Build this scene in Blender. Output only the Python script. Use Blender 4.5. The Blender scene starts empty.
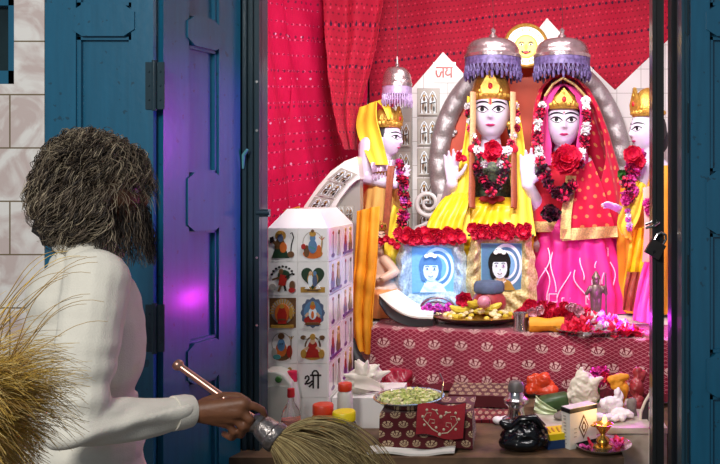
import bpy, bmesh, math, random
from mathutils import Vector, Matrix, noise
random.seed(7)
PI = math.pi
sc = bpy.context.scene
COL = sc.collection
F, VX, VY, CZ = 800.0, 520.0, 190.0, 1.5        # focal length in pixels, vanishing point, eye height

def A(px, py, Y):
    return Vector(((px-VX)/F*Y, Y, CZ-(py-VY)/F*Y))
def V(*a): return Vector(a)
def lerp(a, b, t): return a+(b-a)*t
def sm(t):
    t = max(0., min(1., t)); return t*t*(3-2*t)

# ------------------------------------------------------------------ materials
def lin(h):
    h = h.lstrip('#'); r = []
    for i in (0, 2, 4):
        c = int(h[i:i+2], 16)/255
        r.append(c/12.92 if c <= .04045 else ((c+.055)/1.055)**2.4)
    return (*r, 1)
class NT:
    def __init__(s, name):
        s.m = bpy.data.materials.new(name); s.m.use_nodes = True
        s.t = s.m.node_tree; s.b = s.t.nodes['Principled BSDF']
    def n(s, ty, **kw):
        x = s.t.nodes.new(ty)
        for k, v in kw.items(): setattr(x, k, v)
        return x
    def put(s, sock, v):
        if isinstance(v, bpy.types.NodeSocket): s.t.links.new(v, sock)
        else: sock.default_value = v
    def ma(s, op, a, b=None, c=None):
        x = s.n('ShaderNodeMath', operation=op); s.put(x.inputs[0], a)
        if b is not None: s.put(x.inputs[1], b)
        if c is not None: s.put(x.inputs[2], c)
        return x.outputs[0]
    def mix(s, f, a, b):
        x = s.n('ShaderNodeMix', data_type='RGBA'); s.put(x.inputs[0], f); s.put(x.inputs[6], a); s.put(x.inputs[7], b)
        return x.outputs[2]
    def uv(s):
        x = s.n('ShaderNodeSeparateXYZ'); s.t.links.new(s.n('ShaderNodeTexCoord').outputs['UV'], x.inputs[0])
        return x.outputs[0], x.outputs[1]
    def obj(s): return s.n('ShaderNodeTexCoord').outputs['Object']
    def noise(s, scale, detail=3, vec=None):
        x = s.n('ShaderNodeTexNoise'); x.inputs['Scale'].default_value = scale; x.inputs['Detail'].default_value = detail
        s.t.links.new(vec or s.obj(), x.inputs['Vector']); return x.outputs['Fac']
    def col(s, c): s.put(s.b.inputs['Base Color'], c)
    def set(s, **k):
        for a, v in k.items(): s.b.inputs[a.replace('_', ' ')].default_value = v
    def bump(s, h, st=.3, d=.005):
        x = s.n('ShaderNodeBump'); x.inputs['Strength'].default_value = st; x.inputs['Distance'].default_value = d
        s.put(x.inputs['Height'], h); s.t.links.new(x.outputs[0], s.b.inputs['Normal'])
    def disc(s, u, v, pu, pv, ru, rv, stagger=.5):
        """distance to the nearest motif of a staggered repeat, 1 at its edge"""
        q = s.ma('DIVIDE', v, pv); row = s.ma('FLOOR', q)
        w = s.ma('ADD', s.ma('DIVIDE', u, pu), s.ma('MULTIPLY', row, stagger))
        cu = s.ma('MULTIPLY', s.ma('SUBTRACT', s.ma('FRACT', w), .5), pu/ru)
        cv = s.ma('MULTIPLY', s.ma('SUBTRACT', s.ma('FRACT', q), .5), pv/rv)
        return s.ma('SQRT', s.ma('ADD', s.ma('MULTIPLY', cu, cu), s.ma('MULTIPLY', cv, cv)))
MC = {}; MATS = {}
def mat(name, c, rough=.5, metal=0., var=.18, vs=25, bump=0, bs=90, c2=None, **kw):
    if name in MC: return MC[name]
    t = NT(name); a = lin(c)
    b = lin(c2) if c2 else tuple(x*(1-var) for x in a[:3])+(1,)
    f = t.noise(vs, 4); r = t.n('ShaderNodeMapRange'); r.inputs[1].default_value = .35; r.inputs[2].default_value = .65
    t.put(r.inputs[0], f)
    t.col(t.mix(r.outputs[0], a, b)); t.set(Roughness=rough, Metallic=metal, **kw)
    if bump: t.bump(t.noise(bs, 5), bump)
    MC[name] = MATS[name] = t.m; return t.m
def emis(name, c, st):
    t = NT(name); t.col(lin(c)); t.b.inputs['Emission Color'].default_value = lin(c); t.b.inputs['Emission Strength'].default_value = st
    MC[name] = MATS[name] = t.m; return t.m
def fabric_pattern(name, base, base2, motifs, rough=.7, sheen=.2, bump=.15, lattice=None, metal=0):
    """cloth woven with repeats: motifs = (pu, pv, ru, rv, stagger, colour, ring)"""
    t = NT(name); u, v = t.uv(); c = t.mix(t.noise(9, 3), lin(base), lin(base2))
    if lattice:
        p, w, lc = lattice
        for sg in ('ADD', 'SUBTRACT'):
            f = t.ma('FRACT', t.ma('DIVIDE', t.ma(sg, u, v), p))
            k = t.ma('LESS_THAN', t.ma('ABSOLUTE', t.ma('SUBTRACT', f, .5)), w)
            c = t.mix(k, c, lin(lc))
    for pu, pv, ru, rv, stg, mc, ring in motifs:
        d = t.disc(u, v, pu, pv, ru, rv, stg)
        inn = t.ma('LESS_THAN', d, 1)
        if ring:
            row = t.ma('FLOOR', t.ma('DIVIDE', v, pv)); cu = t.ma('MULTIPLY', t.ma('SUBTRACT', t.ma('FRACT', t.ma('ADD', t.ma('DIVIDE', u, pu), t.ma('MULTIPLY', row, stg))), .5), pu)
            cv = t.ma('MULTIPLY', t.ma('SUBTRACT', t.ma('FRACT', t.ma('DIVIDE', v, pv)), .25), pv)
            ang = t.ma('ARCTAN2', cu, cv); ray = t.ma('GREATER_THAN', t.ma('SINE', t.ma('MULTIPLY', ang, 13)), -.6)
            k = t.ma('MULTIPLY', ray, t.ma('GREATER_THAN', t.ma('ABSOLUTE', t.ma('SUBTRACT', d, .5)), .07))
            c = t.mix(inn, c, t.mix(k, lin(base2), lin(mc)))
        else: c = t.mix(inn, c, lin(mc))
    t.col(c); t.set(Roughness=rough, Metallic=metal)
    t.b.inputs['Sheen Weight'].default_value = sheen; t.b.inputs['Specular IOR Level'].default_value = .2
    t.bump(t.noise(160, 3), bump, .003)
    MC[name] = MATS[name] = t.m; return t.m

# ------------------------------------------------------------------ mesh builder
class MB:
    def __init__(s): s.v, s.f, s.mi, s.uv, s.M = [], [], [], [], Matrix()
    def add(s, vs, fs, m=0, uvs=None):
        k = len(s.v); s.v += [s.M @ Vector(p) for p in vs]
        for f in fs:
            s.f.append(tuple(i+k for i in f)); s.mi.append(m)
            s.uv.append([uvs[i] for i in f] if uvs else None)
        return s
    def box(s, a, b, m=0):
        x0, y0, z0 = a; x1, y1, z1 = b
        return s.add([(x0,y0,z0),(x1,y0,z0),(x1,y1,z0),(x0,y1,z0),(x0,y0,z1),(x1,y0,z1),(x1,y1,z1),(x0,y1,z1)],
              [(3,2,1,0),(4,5,6,7),(0,1,5,4),(1,2,6,5),(2,3,7,6),(3,0,4,7)], m,
              [(x0,z0),(x1,z0),(x1,z0+y1-y0),(x0,z0+y1-y0),(x0,z1),(x1,z1),(x1,z1+y1-y0),(x0,z1+y1-y0)])
    def tube(s, pts, r, n=8, m=0, cap=True, flat=1.):
        pts = [Vector(p) for p in pts]; rs = r if isinstance(r, (list, tuple)) else [r]*len(pts)
        vs, fs = [], []; up = None
        for i, p in enumerate(pts):
            d = (pts[min(i+1, len(pts)-1)]-pts[max(i-1, 0)])
            d = d.normalized() if d.length > 1e-9 else V(0,0,1)
            if up is None: up = d.orthogonal().normalized()
            up = up-d*up.dot(d); up = up.normalized() if up.length > 1e-6 else d.orthogonal().normalized()
            w = d.cross(up)
            for k in range(n):
                a = 2*PI*k/n; vs.append(p+up*math.cos(a)*rs[i]+w*math.sin(a)*rs[i]*flat)
        for i in range(len(pts)-1):
            for k in range(n):
                k2 = (k+1) % n; fs.append((i*n+k, i*n+k2, (i+1)*n+k2, (i+1)*n+k))
        if cap:
            fs.append(tuple(range(n))[::-1]); fs.append(tuple(range((len(pts)-1)*n, len(pts)*n)))
        return s.add(vs, fs, m)
    def caps(s, p0, p1, r0, r1, n=12, m=0):
        p0, p1 = Vector(p0), Vector(p1); d = (p1-p0); L = d.length; d = d.normalized() if L > 1e-9 else V(0,0,1)
        P, R = [], []
        for k in range(5):
            a = PI/2*(1-k/4); P.append(p0-d*r0*math.sin(a)); R.append(max(1e-4, r0*math.cos(a)))
        for k in range(5):
            a = PI/2*k/4; P.append(p1+d*r1*math.sin(a)); R.append(max(1e-4, r1*math.cos(a)))
        return s.tube(P, R, n, m)
    def chain(s, pts, rs, n=12, m=0):
        for i in range(len(pts)-1): s.caps(pts[i], pts[i+1], rs[i], rs[i+1], n, m)
        return s
    def lathe(s, prof, c=(0,0,0), n=24, m=0, fl=None, sx=1., sy=1.):
        """prof = (radius, z); fl(angle, i) scales the radius"""
        c = Vector(c); vs, fs = [], []
        for i, (r, z) in enumerate(prof):
            for k in range(n):
                a = 2*PI*k/n; q = r*(fl(a, i) if fl else 1)
                vs.append((c.x+q*math.cos(a)*sx, c.y+q*math.sin(a)*sy, c.z+z))
        for i in range(len(prof)-1):
            for k in range(n):
                k2 = (k+1) % n; fs.append((i*n+k, i*n+k2, (i+1)*n+k2, (i+1)*n+k))
        if prof[0][0] > 1e-5: fs.append(tuple(range(n))[::-1])
        if prof[-1][0] > 1e-5: fs.append(tuple(range((len(prof)-1)*n, len(prof)*n)))
        return s.add(vs, fs, m)
    def ell(s, c, r, n=16, m=0, lump=0, ls=8):
        c = Vector(c); r = Vector(r) if not isinstance(r, (int, float)) else V(r, r, r)
        vs, fs = [], []; h = n//2
        for i in range(h+1):
            t = PI*i/h
            for k in range(n):
                a = 2*PI*k/n; d = V(math.sin(t)*math.cos(a), math.sin(t)*math.sin(a), math.cos(t))
                q = 1+lump*noise.noise(d*ls*.25+c*7) if lump else 1
                vs.append(c+V(d.x*r.x, d.y*r.y, d.z*r.z)*q)
        for i in range(h):
            for k in range(n):
                k2 = (k+1) % n; fs.append((i*n+k, (i+1)*n+k, (i+1)*n+k2, i*n+k2))
        return s.add(vs, fs, m)
    def grid(s, fn, nu, nv, m=0, uvf=None, thick=0):
        """fn(u, v) over the unit square; thick gives the sheet a second side"""
        vs = [Vector(fn(i/nu, j/nv)) for j in range(nv+1) for i in range(nu+1)]
        uvs = [uvf(i/nu, j/nv) if uvf else (i/nu, j/nv) for j in range(nv+1) for i in range(nu+1)]
        W = nu+1; fs = [(j*W+i, j*W+i+1, (j+1)*W+i+1, (j+1)*W+i) for j in range(nv) for i in range(nu)]
        if thick:
            nr = [Vector() for _ in vs]
            for f in fs:
                d = (vs[f[1]]-vs[f[0]]).cross(vs[f[3]]-vs[f[0]])
                for i in f: nr[i] += d
            k = len(vs)
            vs = vs+[p-(q.normalized() if q.length else q)*thick for p, q in zip(vs, nr)]; uvs = uvs*2
            bk = [tuple(i+k for i in f[::-1]) for f in fs]
            edge = [i for i in range(W)]+[j*W+nu for j in range(1, nv+1)]+[nv*W+i for i in range(nu-1, -1, -1)]+[j*W for j in range(nv-1, 0, -1)]
            rim = [(edge[(i+1) % len(edge)], edge[i], edge[i]+k, edge[(i+1) % len(edge)]+k) for i in range(len(edge))]
            fs = fs+bk+rim
        return s.add(vs, fs, m, uvs)
    def prism(s, pts, y0, y1, m=0):
        """outline in x, z given depth from y0 to y1"""
        n = len(pts); vs = [(p[0], y0, p[1]) for p in pts]+[(p[0], y1, p[1]) for p in pts]
        fs = [tuple(range(n)), tuple(range(n, 2*n))[::-1]]+[(i, i+n, (i+1) % n+n, (i+1) % n) for i in range(n)]
        return s.add(vs, fs, m, [(p[0], p[1]) for p in pts]*2)
    def ribbon(s, L, R, nu=8, nv=None, wave=.004, wf=3, thick=.004, m=0, seed=0):
        """a strip of cloth lofted between two edge polylines"""
        L, R = [Vector(p) for p in L], [Vector(p) for p in R]; nv = nv or 6*(len(L)-1)
        def at(P, t):
            q = t*(len(P)-1); i = min(int(q), len(P)-2); f = q-i
            a, b = P[i], P[i+1]; a0 = P[max(i-1, 0)]; b1 = P[min(i+2, len(P)-1)]
            return .5*((2*a)+(b-a0)*f+(2*a0-5*a+4*b-b1)*f*f+(3*a-a0-3*b+b1)*f**3)
        ln = sum((L[i+1]-L[i]).length for i in range(len(L)-1)); wd = (L[0]-R[0]).length
        def fn(u, v):
            p = at(L, v).lerp(at(R, v), u)
            p.y -= wave*math.sin(u*PI*wf*2+seed+2*v)+wave*.8*noise.noise(p*14+V(seed, 0, 0))
            return p
        return s.grid(fn, nu, nv, m, lambda u, v: (u*wd, v*ln), thick)
    def flat(s): s._flat = True; return s
    def build(s, name, mats, parent=None, smooth=38, loc=None):
        me = bpy.data.meshes.new(name); o = bpy.data.objects.new(name, me)
        org = WL.get(parent, V(0,0,0)).copy() if parent else V(0,0,0)
        if loc is not None:
            o.location = Vector(loc)-org; org = Vector(loc)
        me.from_pydata([p-org for p in s.v], [], s.f)
        for m in (mats if isinstance(mats, (list, tuple)) else [mats]): me.materials.append(m)
        me.polygons.foreach_set('material_index', s.mi)
        ul = me.uv_layers.new(name='UVMap'); k = 0; buf = []
        for u in zip(s.uv, s.f):
            for j in range(len(u[1])):
                buf += list(u[0][j]) if u[0] else [0., 0.]
        ul.data.foreach_set('uv', buf)
        bm = bmesh.new(); bm.from_mesh(me); bmesh.ops.recalc_face_normals(bm, faces=bm.faces[:])
        if smooth:
            lim = math.radians(smooth)
            for f in bm.faces: f.smooth = True
            for e in bm.edges:
                if len(e.link_faces) == 2 and e.calc_face_angle(0) > lim: e.smooth = False
        bm.to_mesh(me); bm.free()
        COL.objects.link(o)
        if parent: o.parent = parent
        WL[o] = org; return o
    def fuse(s, name, mats, parent=None, voxel=.005, it=3, disp=None):
        """grow the shapes together into ONE continuous skin"""
        o = s.build('tmp', mats, None, 0)
        r = o.modifiers.new('r', 'REMESH'); r.mode = 'VOXEL'; r.voxel_size = voxel
        if it: q = o.modifiers.new('s', 'SMOOTH'); q.iterations = it; q.factor = .5
        dg = bpy.context.evaluated_depsgraph_get(); me = bpy.data.meshes.new_from_object(o.evaluated_get(dg))
        bpy.data.objects.remove(o)
        me.name = name; o = bpy.data.objects.new(name, me); COL.objects.link(o)
        org = WL.get(parent, V(0,0,0)) if parent else V(0,0,0)
        if disp:
            nr = [v.normal.copy() for v in me.vertices]; cs = [v.co.copy() for v in me.vertices]
            for v, c, n in zip(me.vertices, cs, nr): v.co = c+disp(c, n)
        for v in me.vertices: v.co -= org
        for p in me.polygons: p.use_smooth = True
        if not me.materials:
            for m in (mats if isinstance(mats, (list, tuple)) else [mats]): me.materials.append(m)
        if parent: o.parent = parent
        WL[o] = org.copy(); return o
WL = {}
def strand_mesh(name, gens, r, mats, parent):
    """many fine hairs in one mesh: gens = (points, material index, thickness factor)"""
    import numpy as np
    vs, fs, mi = [], [], []; base = 0
    for pts, m, k in gens:
        P = np.array([tuple(p) for p in pts]); n = len(P)
        d = np.gradient(P, axis=0); d /= np.linalg.norm(d, axis=1)[:, None]+1e-9
        e = np.cross(d, (.31, .83, .47)); e /= np.linalg.norm(e, axis=1)[:, None]+1e-9; w = np.cross(d, e)
        rr = (r*k*(1-.65*np.linspace(0, 1, n)))[:, None]
        q = np.stack([P+rr*(e*math.cos(a)+w*math.sin(a)) for a in (0, 2.094, 4.189)], 1).reshape(-1, 3)
        i = base+np.arange(n-1)[:, None]*3
        fs.append(np.concatenate([np.concatenate([i+a, i+b, i+b+3, i+a+3], 1) for a, b in ((0, 1), (1, 2), (2, 0))])); vs.append(q); mi.append(np.full(3*(n-1), m)); base += 3*n
    V_ = np.concatenate(vs)-np.array(WL[parent]); F_ = np.concatenate(fs); me = bpy.data.meshes.new(name)
    me.vertices.add(len(V_)); me.vertices.foreach_set('co', V_.ravel().astype('f')); me.loops.add(F_.size); me.loops.foreach_set('vertex_index', F_.ravel().astype('i'))
    me.polygons.add(len(F_)); me.polygons.foreach_set('loop_start', (np.arange(len(F_))*4).astype('i'))
    for m in mats: me.materials.append(m)
    me.polygons.foreach_set('material_index', np.concatenate(mi).astype('i')); me.polygons.foreach_set('use_smooth', np.ones(len(F_), bool)); me.update(calc_edges=True); me.validate()
    o = bpy.data.objects.new(name, me); COL.objects.link(o); o.parent = parent; WL[o] = WL[parent].copy(); return o
def tag(o, label=None, cat=None, group=None, kind=None):
    if label: o['label'] = label
    if cat: o['category'] = cat
    if group: o['group'] = group
    if kind: o['kind'] = kind
    return o
def th(name, label, cat, loc, group=None):
    o = bpy.data.objects.new(name, None); COL.objects.link(o); o.location = loc; o.empty_display_size = .05
    WL[o] = Vector(loc); return tag(o, label, cat, group)
def st(o): o['kind'] = 'structure'; return o
def put(me, name, parent, p, rot=(0,0,0), s=1.):
    """a copy of a small part, sharing its mesh"""
    o = bpy.data.objects.new(name, me); COL.objects.link(o); o.parent = parent
    o.location = Vector(p)-(WL[parent] if parent else V(0,0,0)); o.rotation_euler = rot; o.scale = (s,)*3 if not isinstance(s, tuple) else s
    WL[o] = Vector(p); return o
class Deco:
    """flat inlays on a face: unit square (u, v) on the plane o + u*a + v*b, raised along n"""
    def __init__(s, mb, o, a, b, lift=.0006):
        s.mb, s.o, s.a, s.b = mb, Vector(o), Vector(a), Vector(b); s.n = s.a.cross(s.b).normalized(); s.l = lift; s.k = 1
    def P(s, u, v, k): return s.o+s.a*u+s.b*v+s.n*s.l*k
    def poly(s, pts, m, k=None):
        k = k or s.k; s.k += 1; n = len(pts)
        vs = [s.P(u, v, k) for u, v in pts]+[s.P(u, v, 0) for u, v in pts]
        s.mb.add(vs, [tuple(range(n))]+[(i, i+n, (i+1) % n+n, (i+1) % n) for i in range(n)], m)
    def el(s, u, v, ru, rv, m, n=18, k=None, f=None, rot=0):
        c, d = math.cos(rot), math.sin(rot); pts = []
        for i in range(n):
            t = 2*PI*i/n; q = f(t) if f else 1
            x, y = ru*q*math.cos(t), rv*q*math.sin(t); pts.append((u+x*c-y*d, v+x*d+y*c))
        s.poly(pts, m, k)
    def line(s, pts, w, m, k=None):
        L, R = [], []
        asp = s.a.length/s.b.length
        for i, (u, v) in enumerate(pts):
            p0, p1 = pts[max(i-1, 0)], pts[min(i+1, len(pts)-1)]
            dx, dy = (p1[0]-p0[0])*asp, p1[1]-p0[1]; q = math.hypot(dx, dy) or 1
            nx, ny = -dy/q/asp*w, dx/q*w; L.append((u+nx, v+ny)); R.append((u-nx, v-ny))
        k = k or s.k; s.k += 1; n = len(pts)
        vs = [s.P(*p, k) for p in L]+[s.P(*p, k) for p in R]
        s.mb.add(vs, [(i+n, i+1+n, i+1, i) for i in range(n-1)], m)
JAY = [[(0,1),(2.1,1)], [(.9,1),(.9,.05)], [(.9,.58),(.62,.58)], [(.04,.74),(.05,.4),(.2,.14),(.42,.14),(.56,.32),(.62,.58)],
       [(1.9,1),(1.9,.05)], [(1.2,1),(1.38,.88),(1.36,.7),(1.22,.6),(1.22,.38),(1.45,.27),(1.9,.42)]]
SHRI = [[(.5,1),(1.65,1)], [(.02,.72),(.08,.9),(.24,.96),(.38,.88),(.4,.72),(.28,.6),(.14,.5),(.1,.4),(.2,.36),(.4,.4),(.62,.5),(.84,.62)], [(.84,1),(.84,0)], [(.84,.42),(.4,.12)], [(.1,.42),(.0,.3)],
        [(1.35,1),(1.35,0)], [(1.35,1),(1.34,1.2),(1.18,1.36),(.96,1.36),(.8,1.24),(.74,1.06)]]

# ------------------------------------------------------------------ flowers
def petal(mb, M, L, w, cup, m=0):
    def fn(u, v):
        x = (u-.5)*w*math.sin(PI*min(1, v*.85+.12))**.7*1.2; y = v*L
        return M @ V(x, y, cup*L*v*v-.35*w*(2*(u-.5))**2*-1)
    mb.grid(fn, 3, 3, m)
def flower_mesh(name, mats, R=.02, layers=((5,1,.2),(5,.75,.75),(4,.5,1.4)), center=None):
    mb = MB()
    for li, (n, k, cup) in enumerate(layers):
        for i in range(n):
            a = 2*PI*i/n+li*.6
            M = Matrix.Rotation(a, 4, 'Z') @ Matrix.Translation((0, R*.05, R*.12*li))
            petal(mb, M, R*k*random.uniform(.9, 1.1), R*1.1*k, cup, li % len(mats) if center is None else 0)
    if center is not None: mb.ell((0,0,R*.25), (R*.3, R*.3, R*.2), 8, m=center)
    o = mb.build(name, mats, None, 60); me = o.data; bpy.data.objects.remove(o); return me
def bud_mesh(name, mats, R):
    """a packed round bloom"""
    mb = MB()
    for i in range(26):
        z = 1-2*(i+.5)/26; a = i*2.4; d = V(math.sqrt(1-z*z)*math.cos(a), math.sqrt(1-z*z)*math.sin(a), z)
        q = d.to_track_quat('Y', 'Z').to_matrix().to_4x4()
        petal(mb, Matrix.Translation(d*R*.25) @ q, R*.8, R*.75, .25*(1 if i % 2 else -1), i % len(mats))
    o = mb.build(name, mats, None, 60); me = o.data; bpy.data.objects.remove(o); return me
def path(pts, n):
    pts = [Vector(p) for p in pts]; ls = [0]
    for i in range(len(pts)-1): ls.append(ls[-1]+(pts[i+1]-pts[i]).length)
    out = []
    for k in range(n):
        t = ls[-1]*(k+.5)/n; i = max(j for j in range(len(pts)-1) if ls[j] <= t)
        out.append(pts[i].lerp(pts[i+1], (t-ls[i])/(ls[i+1]-ls[i])))
    return out
def rrot(): return (random.uniform(0, 6.3), random.uniform(0, 6.3), random.uniform(0, 6.3))
def front(j=.5): return (PI/2+random.uniform(-j, j), random.uniform(0, 6.3), random.uniform(-j, j))

# ------------------------------------------------------------------ heads and hands
def g2(x, z, cx, cz, sx, sz): return math.exp(-((x-cx)/sx)**2-((z-cz)/sz)**2)
def hw(t): return .725 if t >= 0 else .725*(1-.1*(-t)**1.6)
def fb(x, z):
    h = 0
    if -.36 < z < .2:
        pr = lerp(.05, .21, sm((.2-z)/.45)) if z > -.25 else .21*(1-sm((-.25-z)/.1))
        h += pr*math.exp(-(x/.085)**2)
    h += .07*(g2(x, z, .09, -.27, .05, .06)+g2(x, z, -.09, -.27, .05, .06))
    h -= .05*(g2(x, z, .28, .06, .15, .1)+g2(x, z, -.28, .06, .15, .1))
    h += .035*g2(x, z, 0, .22, .4, .07)+.06*g2(x, z, 0, -.5, .16, .07)+.06*g2(x, z, 0, -.8, .2, .13)
    return h+.03*(g2(x, z, .35, -.25, .18, .2)+g2(x, z, -.35, -.25, .18, .2))
def fy(x, z):
    q = 1-(x/hw(z))**2-z*z
    return -.8*math.sqrt(max(0, q))-fb(x, z)
def head(mb, T, m=0, n=56, ears=True):
    vs, fs = [], []; h = n//2
    for i in range(h+1):
        t = PI*i/h; z = math.cos(t)
        for k in range(n):
            a = 2*PI*k/n; u, v = math.sin(t)*math.cos(a), math.sin(t)*math.sin(a)
            x = u*hw(z); y = v*.8
            if v < 0: y -= fb(x, z)*min(1, -v*2.5)
            if v > 0 and z > -.3: y *= 1.08
            vs.append(T @ V(x, y, z))
    for i in range(h):
        for k in range(n):
            k2 = (k+1) % n; fs.append((i*n+k, (i+1)*n+k, (i+1)*n+k2, i*n+k2))
    mb.add(vs, fs, m)
    if ears:
        for sx in (-1, 1):
            M0 = mb.M; mb.M = M0 @ T; mb.ell((sx*.735, .05, -.02), (.06, .13, .22), 10, m); mb.M = M0
def patch(mb, T, out, off, m=0, rings=3):
    cx = sum(p[0] for p in out)/len(out); cz = sum(p[1] for p in out)/len(out); n = len(out); vs = []
    for r in range(rings+1):
        q = r/rings
        for x, z in out:
            X, Z = lerp(cx, x, q), lerp(cz, z, q); vs.append(T @ V(X, fy(X, Z)-off*(1 if r < rings else .2), Z))
    fs = [(r*n+i, r*n+(i+1) % n, (r+1)*n+(i+1) % n, (r+1)*n+i) for r in range(rings) for i in range(n)]
    mb.add(vs, fs, m)
def oval(cx, cz, rx, rz, n=16, f=None, rot=0):
    c, s = math.cos(rot), math.sin(rot); o = []
    for i in range(n):
        t = 2*PI*i/n; x, z = rx*math.cos(t), rz*math.sin(t)*(f(math.cos(t)) if f else 1); o.append((cx+x*c-z*s, cz+x*s+z*c))
    return o
def strokep(pts, w):
    L, R = [], []
    for i, (x, z) in enumerate(pts):
        p0, p1 = pts[max(i-1, 0)], pts[min(i+1, len(pts)-1)]; dx, dz = p1[0]-p0[0], p1[1]-p0[1]; q = math.hypot(dx, dz) or 1
        k = w*(.35+.65*math.sin(PI*(i+.5)/len(pts))); L.append((x-dz/q*k, z+dx/q*k)); R.append((x+dz/q*k, z-dx/q*k))
    return L, R
def strip(mb, T, pts, w, off, m=0):
    L, R = strokep(pts, w); n = len(pts)
    vs = [T @ V(x, fy(x, z)-off, z) for x, z in L+R]
    mb.add(vs, [(i, i+1, i+1+n, i+n) for i in range(n-1)], m)
def features(root, T, lid='ink', brow='ink', lip='lip', mark=None, big=1.):
    """eyes, brows and mouth laid onto the face as parts"""
    for sx in (-1, 1):
        e = MB(); patch(e, T, oval(sx*.29, .06, .205*big, .1*big, 18, lambda c: 1-.25*c*c, sx*.12), .012, 0)
        patch(e, T, oval(sx*.3, .07, .085*big, .088*big), .022, 1)
        strip(e, T, [(sx*(.3+(.24*t)), .06+.11*big*(1-t*t)+.035*t) for t in [-1+.2*i for i in range(11)]], .032, .026, 1)
        strip(e, T, [(sx*(.3+(.21*t)), .06-.095*big*(1-t*t)+.03*t) for t in [-1+.2*i for i in range(11)]], .015, .02, 1)
        e.build('eye', [MATS['eyewhite'], MATS[lid]], root)
        b = MB(); strip(b, T, [(sx*(.31+.29*t), .27+.085*(1-t*t)-.01*t) for t in [-1+.2*i for i in range(11)]], .038, .018)
        b.build('eyebrow', MATS[brow], root)
    l = MB(); up = [(x, -.5+.05*(1-(x/.19)**2)-.022*math.exp(-(x/.05)**2)) for x in [-.19+.038*i for i in range(11)]]
    lo = [(x, -.5-.075*(1-(x/.19)**2)) for x in [.19-.038*i for i in range(1, 10)]]
    patch(l, T, up+lo, .02); l.build('lips', MATS[lip], root)
    if mark:
        k = MB()
        strip(k, T, [(0, .2+.05*i) for i in range(9)], .035, .02, 0)
        for sx in (-1, 1): strip(k, T, [(sx*.055, .2+.05*i) for i in range(9)], .014, .019, 1)
        k.build('forehead_mark', [MATS[mark], MATS['goldleaf']], root)
def hand(mb, W, f, n, t, s, curl=.12, m=0):
    """five-fingered hand: W wrist, f finger way, n palm normal, t thumb side, s length"""
    W, f, n, t = Vector(W), Vector(f).normalized(), Vector(n).normalized(), Vector(t).normalized()
    for k in (-.17, -.06, .05, .16):
        mb.caps(W+t*k*.55*s+f*.02*s, W+f*.5*s+t*k*s, .085*s, .075*s, 10, m)
    for k, L, sp in ((.17, .43, .12), (.06, .5, .03), (-.06, .46, -.05), (-.17, .35, -.14)):
        p = W+f*.5*s+t*k*s; d = (f+t*sp).normalized()
        for j, (q, r) in enumerate(((.42, .062), (.32, .056), (.26, .048))):
            d = (d+n*curl*(j+1)*.6).normalized(); e = p+d*L*q*s; mb.caps(p, e, r*s, r*.9*s, 10, m); p = e
    p = W+f*.12*s+t*.16*s; d = (f*.55+t*.75+n*.25).normalized()
    for q, r in ((.22, .085), (.17, .07), (.13, .058)):
        e = p+d*q*s; mb.caps(p, e, r*s, r*.9*s, 10, m); p = e; d = (d+f*.35).normalized()

# ------------------------------------------------------------------ palette

def mm(k, *a, **kw): MATS[k] = mat(k, *a, **kw); return MATS[k]
mm('eyewhite', '#e8e6ee', .3, var=.02); mm('ink', '#15101a', .5, var=.05); mm('lip', '#c0326e', .4, var=.05); mm('goldleaf', '#e0b040', .35, .6)
mm('marble', '#dccfe6', .25, var=.06, vs=8); mm('redmark', '#c8202c', .5, var=.05)  # marble: violet light mixed into the colour of white stone
mm('gold', '#e0b050', .36, .6, var=.3, vs=60, bump=.5, bs=140)
mm('silver', '#b8b0b2', .4, .6, var=.22, vs=110, bump=.8, bs=130)
mm('steel', '#c9c7c4', .18, .95, var=.1); mm('brass', '#c89a45', .25, .9, var=.2)
mm('hair_black', '#17131a', .55); mm('yellow_silk', '#f6d428', .38, var=.2, vs=14, bump=.15, bs=60, c2='#e6b014'); mm('yellow_cloth', '#f6d63c', .6, var=.12, vs=12)
mm('orange_cloth', '#f0a01c', .65, var=.2, vs=10, bump=.2, bs=40); mm('peach_cloth', '#eab45e', .7, var=.15, vs=10)
mm('brown_band', '#9a4a28', .6, var=.3, vs=80, bump=.3); mm('tan_band', '#d8a878', .6, var=.25, vs=120, bump=.4)
mm('pink_silk', '#ee2f92', .5, var=.12, vs=9, bump=.1, bs=40); mm('pink_veil', '#f0489c', .5, var=.12, vs=12)
mm('white_thread', '#f5d8ee', .5, var=.05); mm('gold_lace', '#e0c07a', .45, .35, var=.4, vs=110, bump=.6, bs=170)
mm('purple_fringe', '#43345c', .5, .1, var=.5, vs=50, c2='#74669a'); mm('lilac_fringe', '#c9b0dc', .4, .3, var=.3, vs=50)
mm('green_blouse', '#5c6a4c', .5, .3, var=.5, vs=70, c2='#2a2c30', bump=.4)
mm('rose_red', '#fb3058', .5, var=.3, vs=90); mm('rose_dark', '#de1a4c', .55, var=.25, vs=90); mm('petal_white', '#f4eef0', .5, var=.06); mm('petal_maroon', '#5c1230', .55, var=.3, vs=90)
mm('petal_pink', '#ee4fae', .5, var=.2, vs=90); mm('petal_magenta', '#c81f86', .5, var=.25, vs=80); mm('leaf_green', '#3f7a33', .5, var=.3, vs=60)
mm('white_tile', '#eceae6', .18, var=.04, vs=5); mm('wallwhite', '#e9e6e2', .5, var=.06)
mm('paper', '#e6e2d8', .7, var=.06); mm('black', '#101013', .5, var=.2); mm('charcoal', '#1d2124', .6, var=.2)
mm('plastic_white', '#d9d8cc', .35, var=.06, Transmission_Weight=.15); mm('cap_red', '#c3222a', .35, var=.08); mm('cap_yellow', '#ecd21a', .35, var=.06)
mm('skin', '#75492f', .5, var=.18, vs=30, bump=.12, bs=160); mm('sweater', '#e2ddcf', .85, var=.09, vs=10, bump=.28, bs=260)
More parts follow.
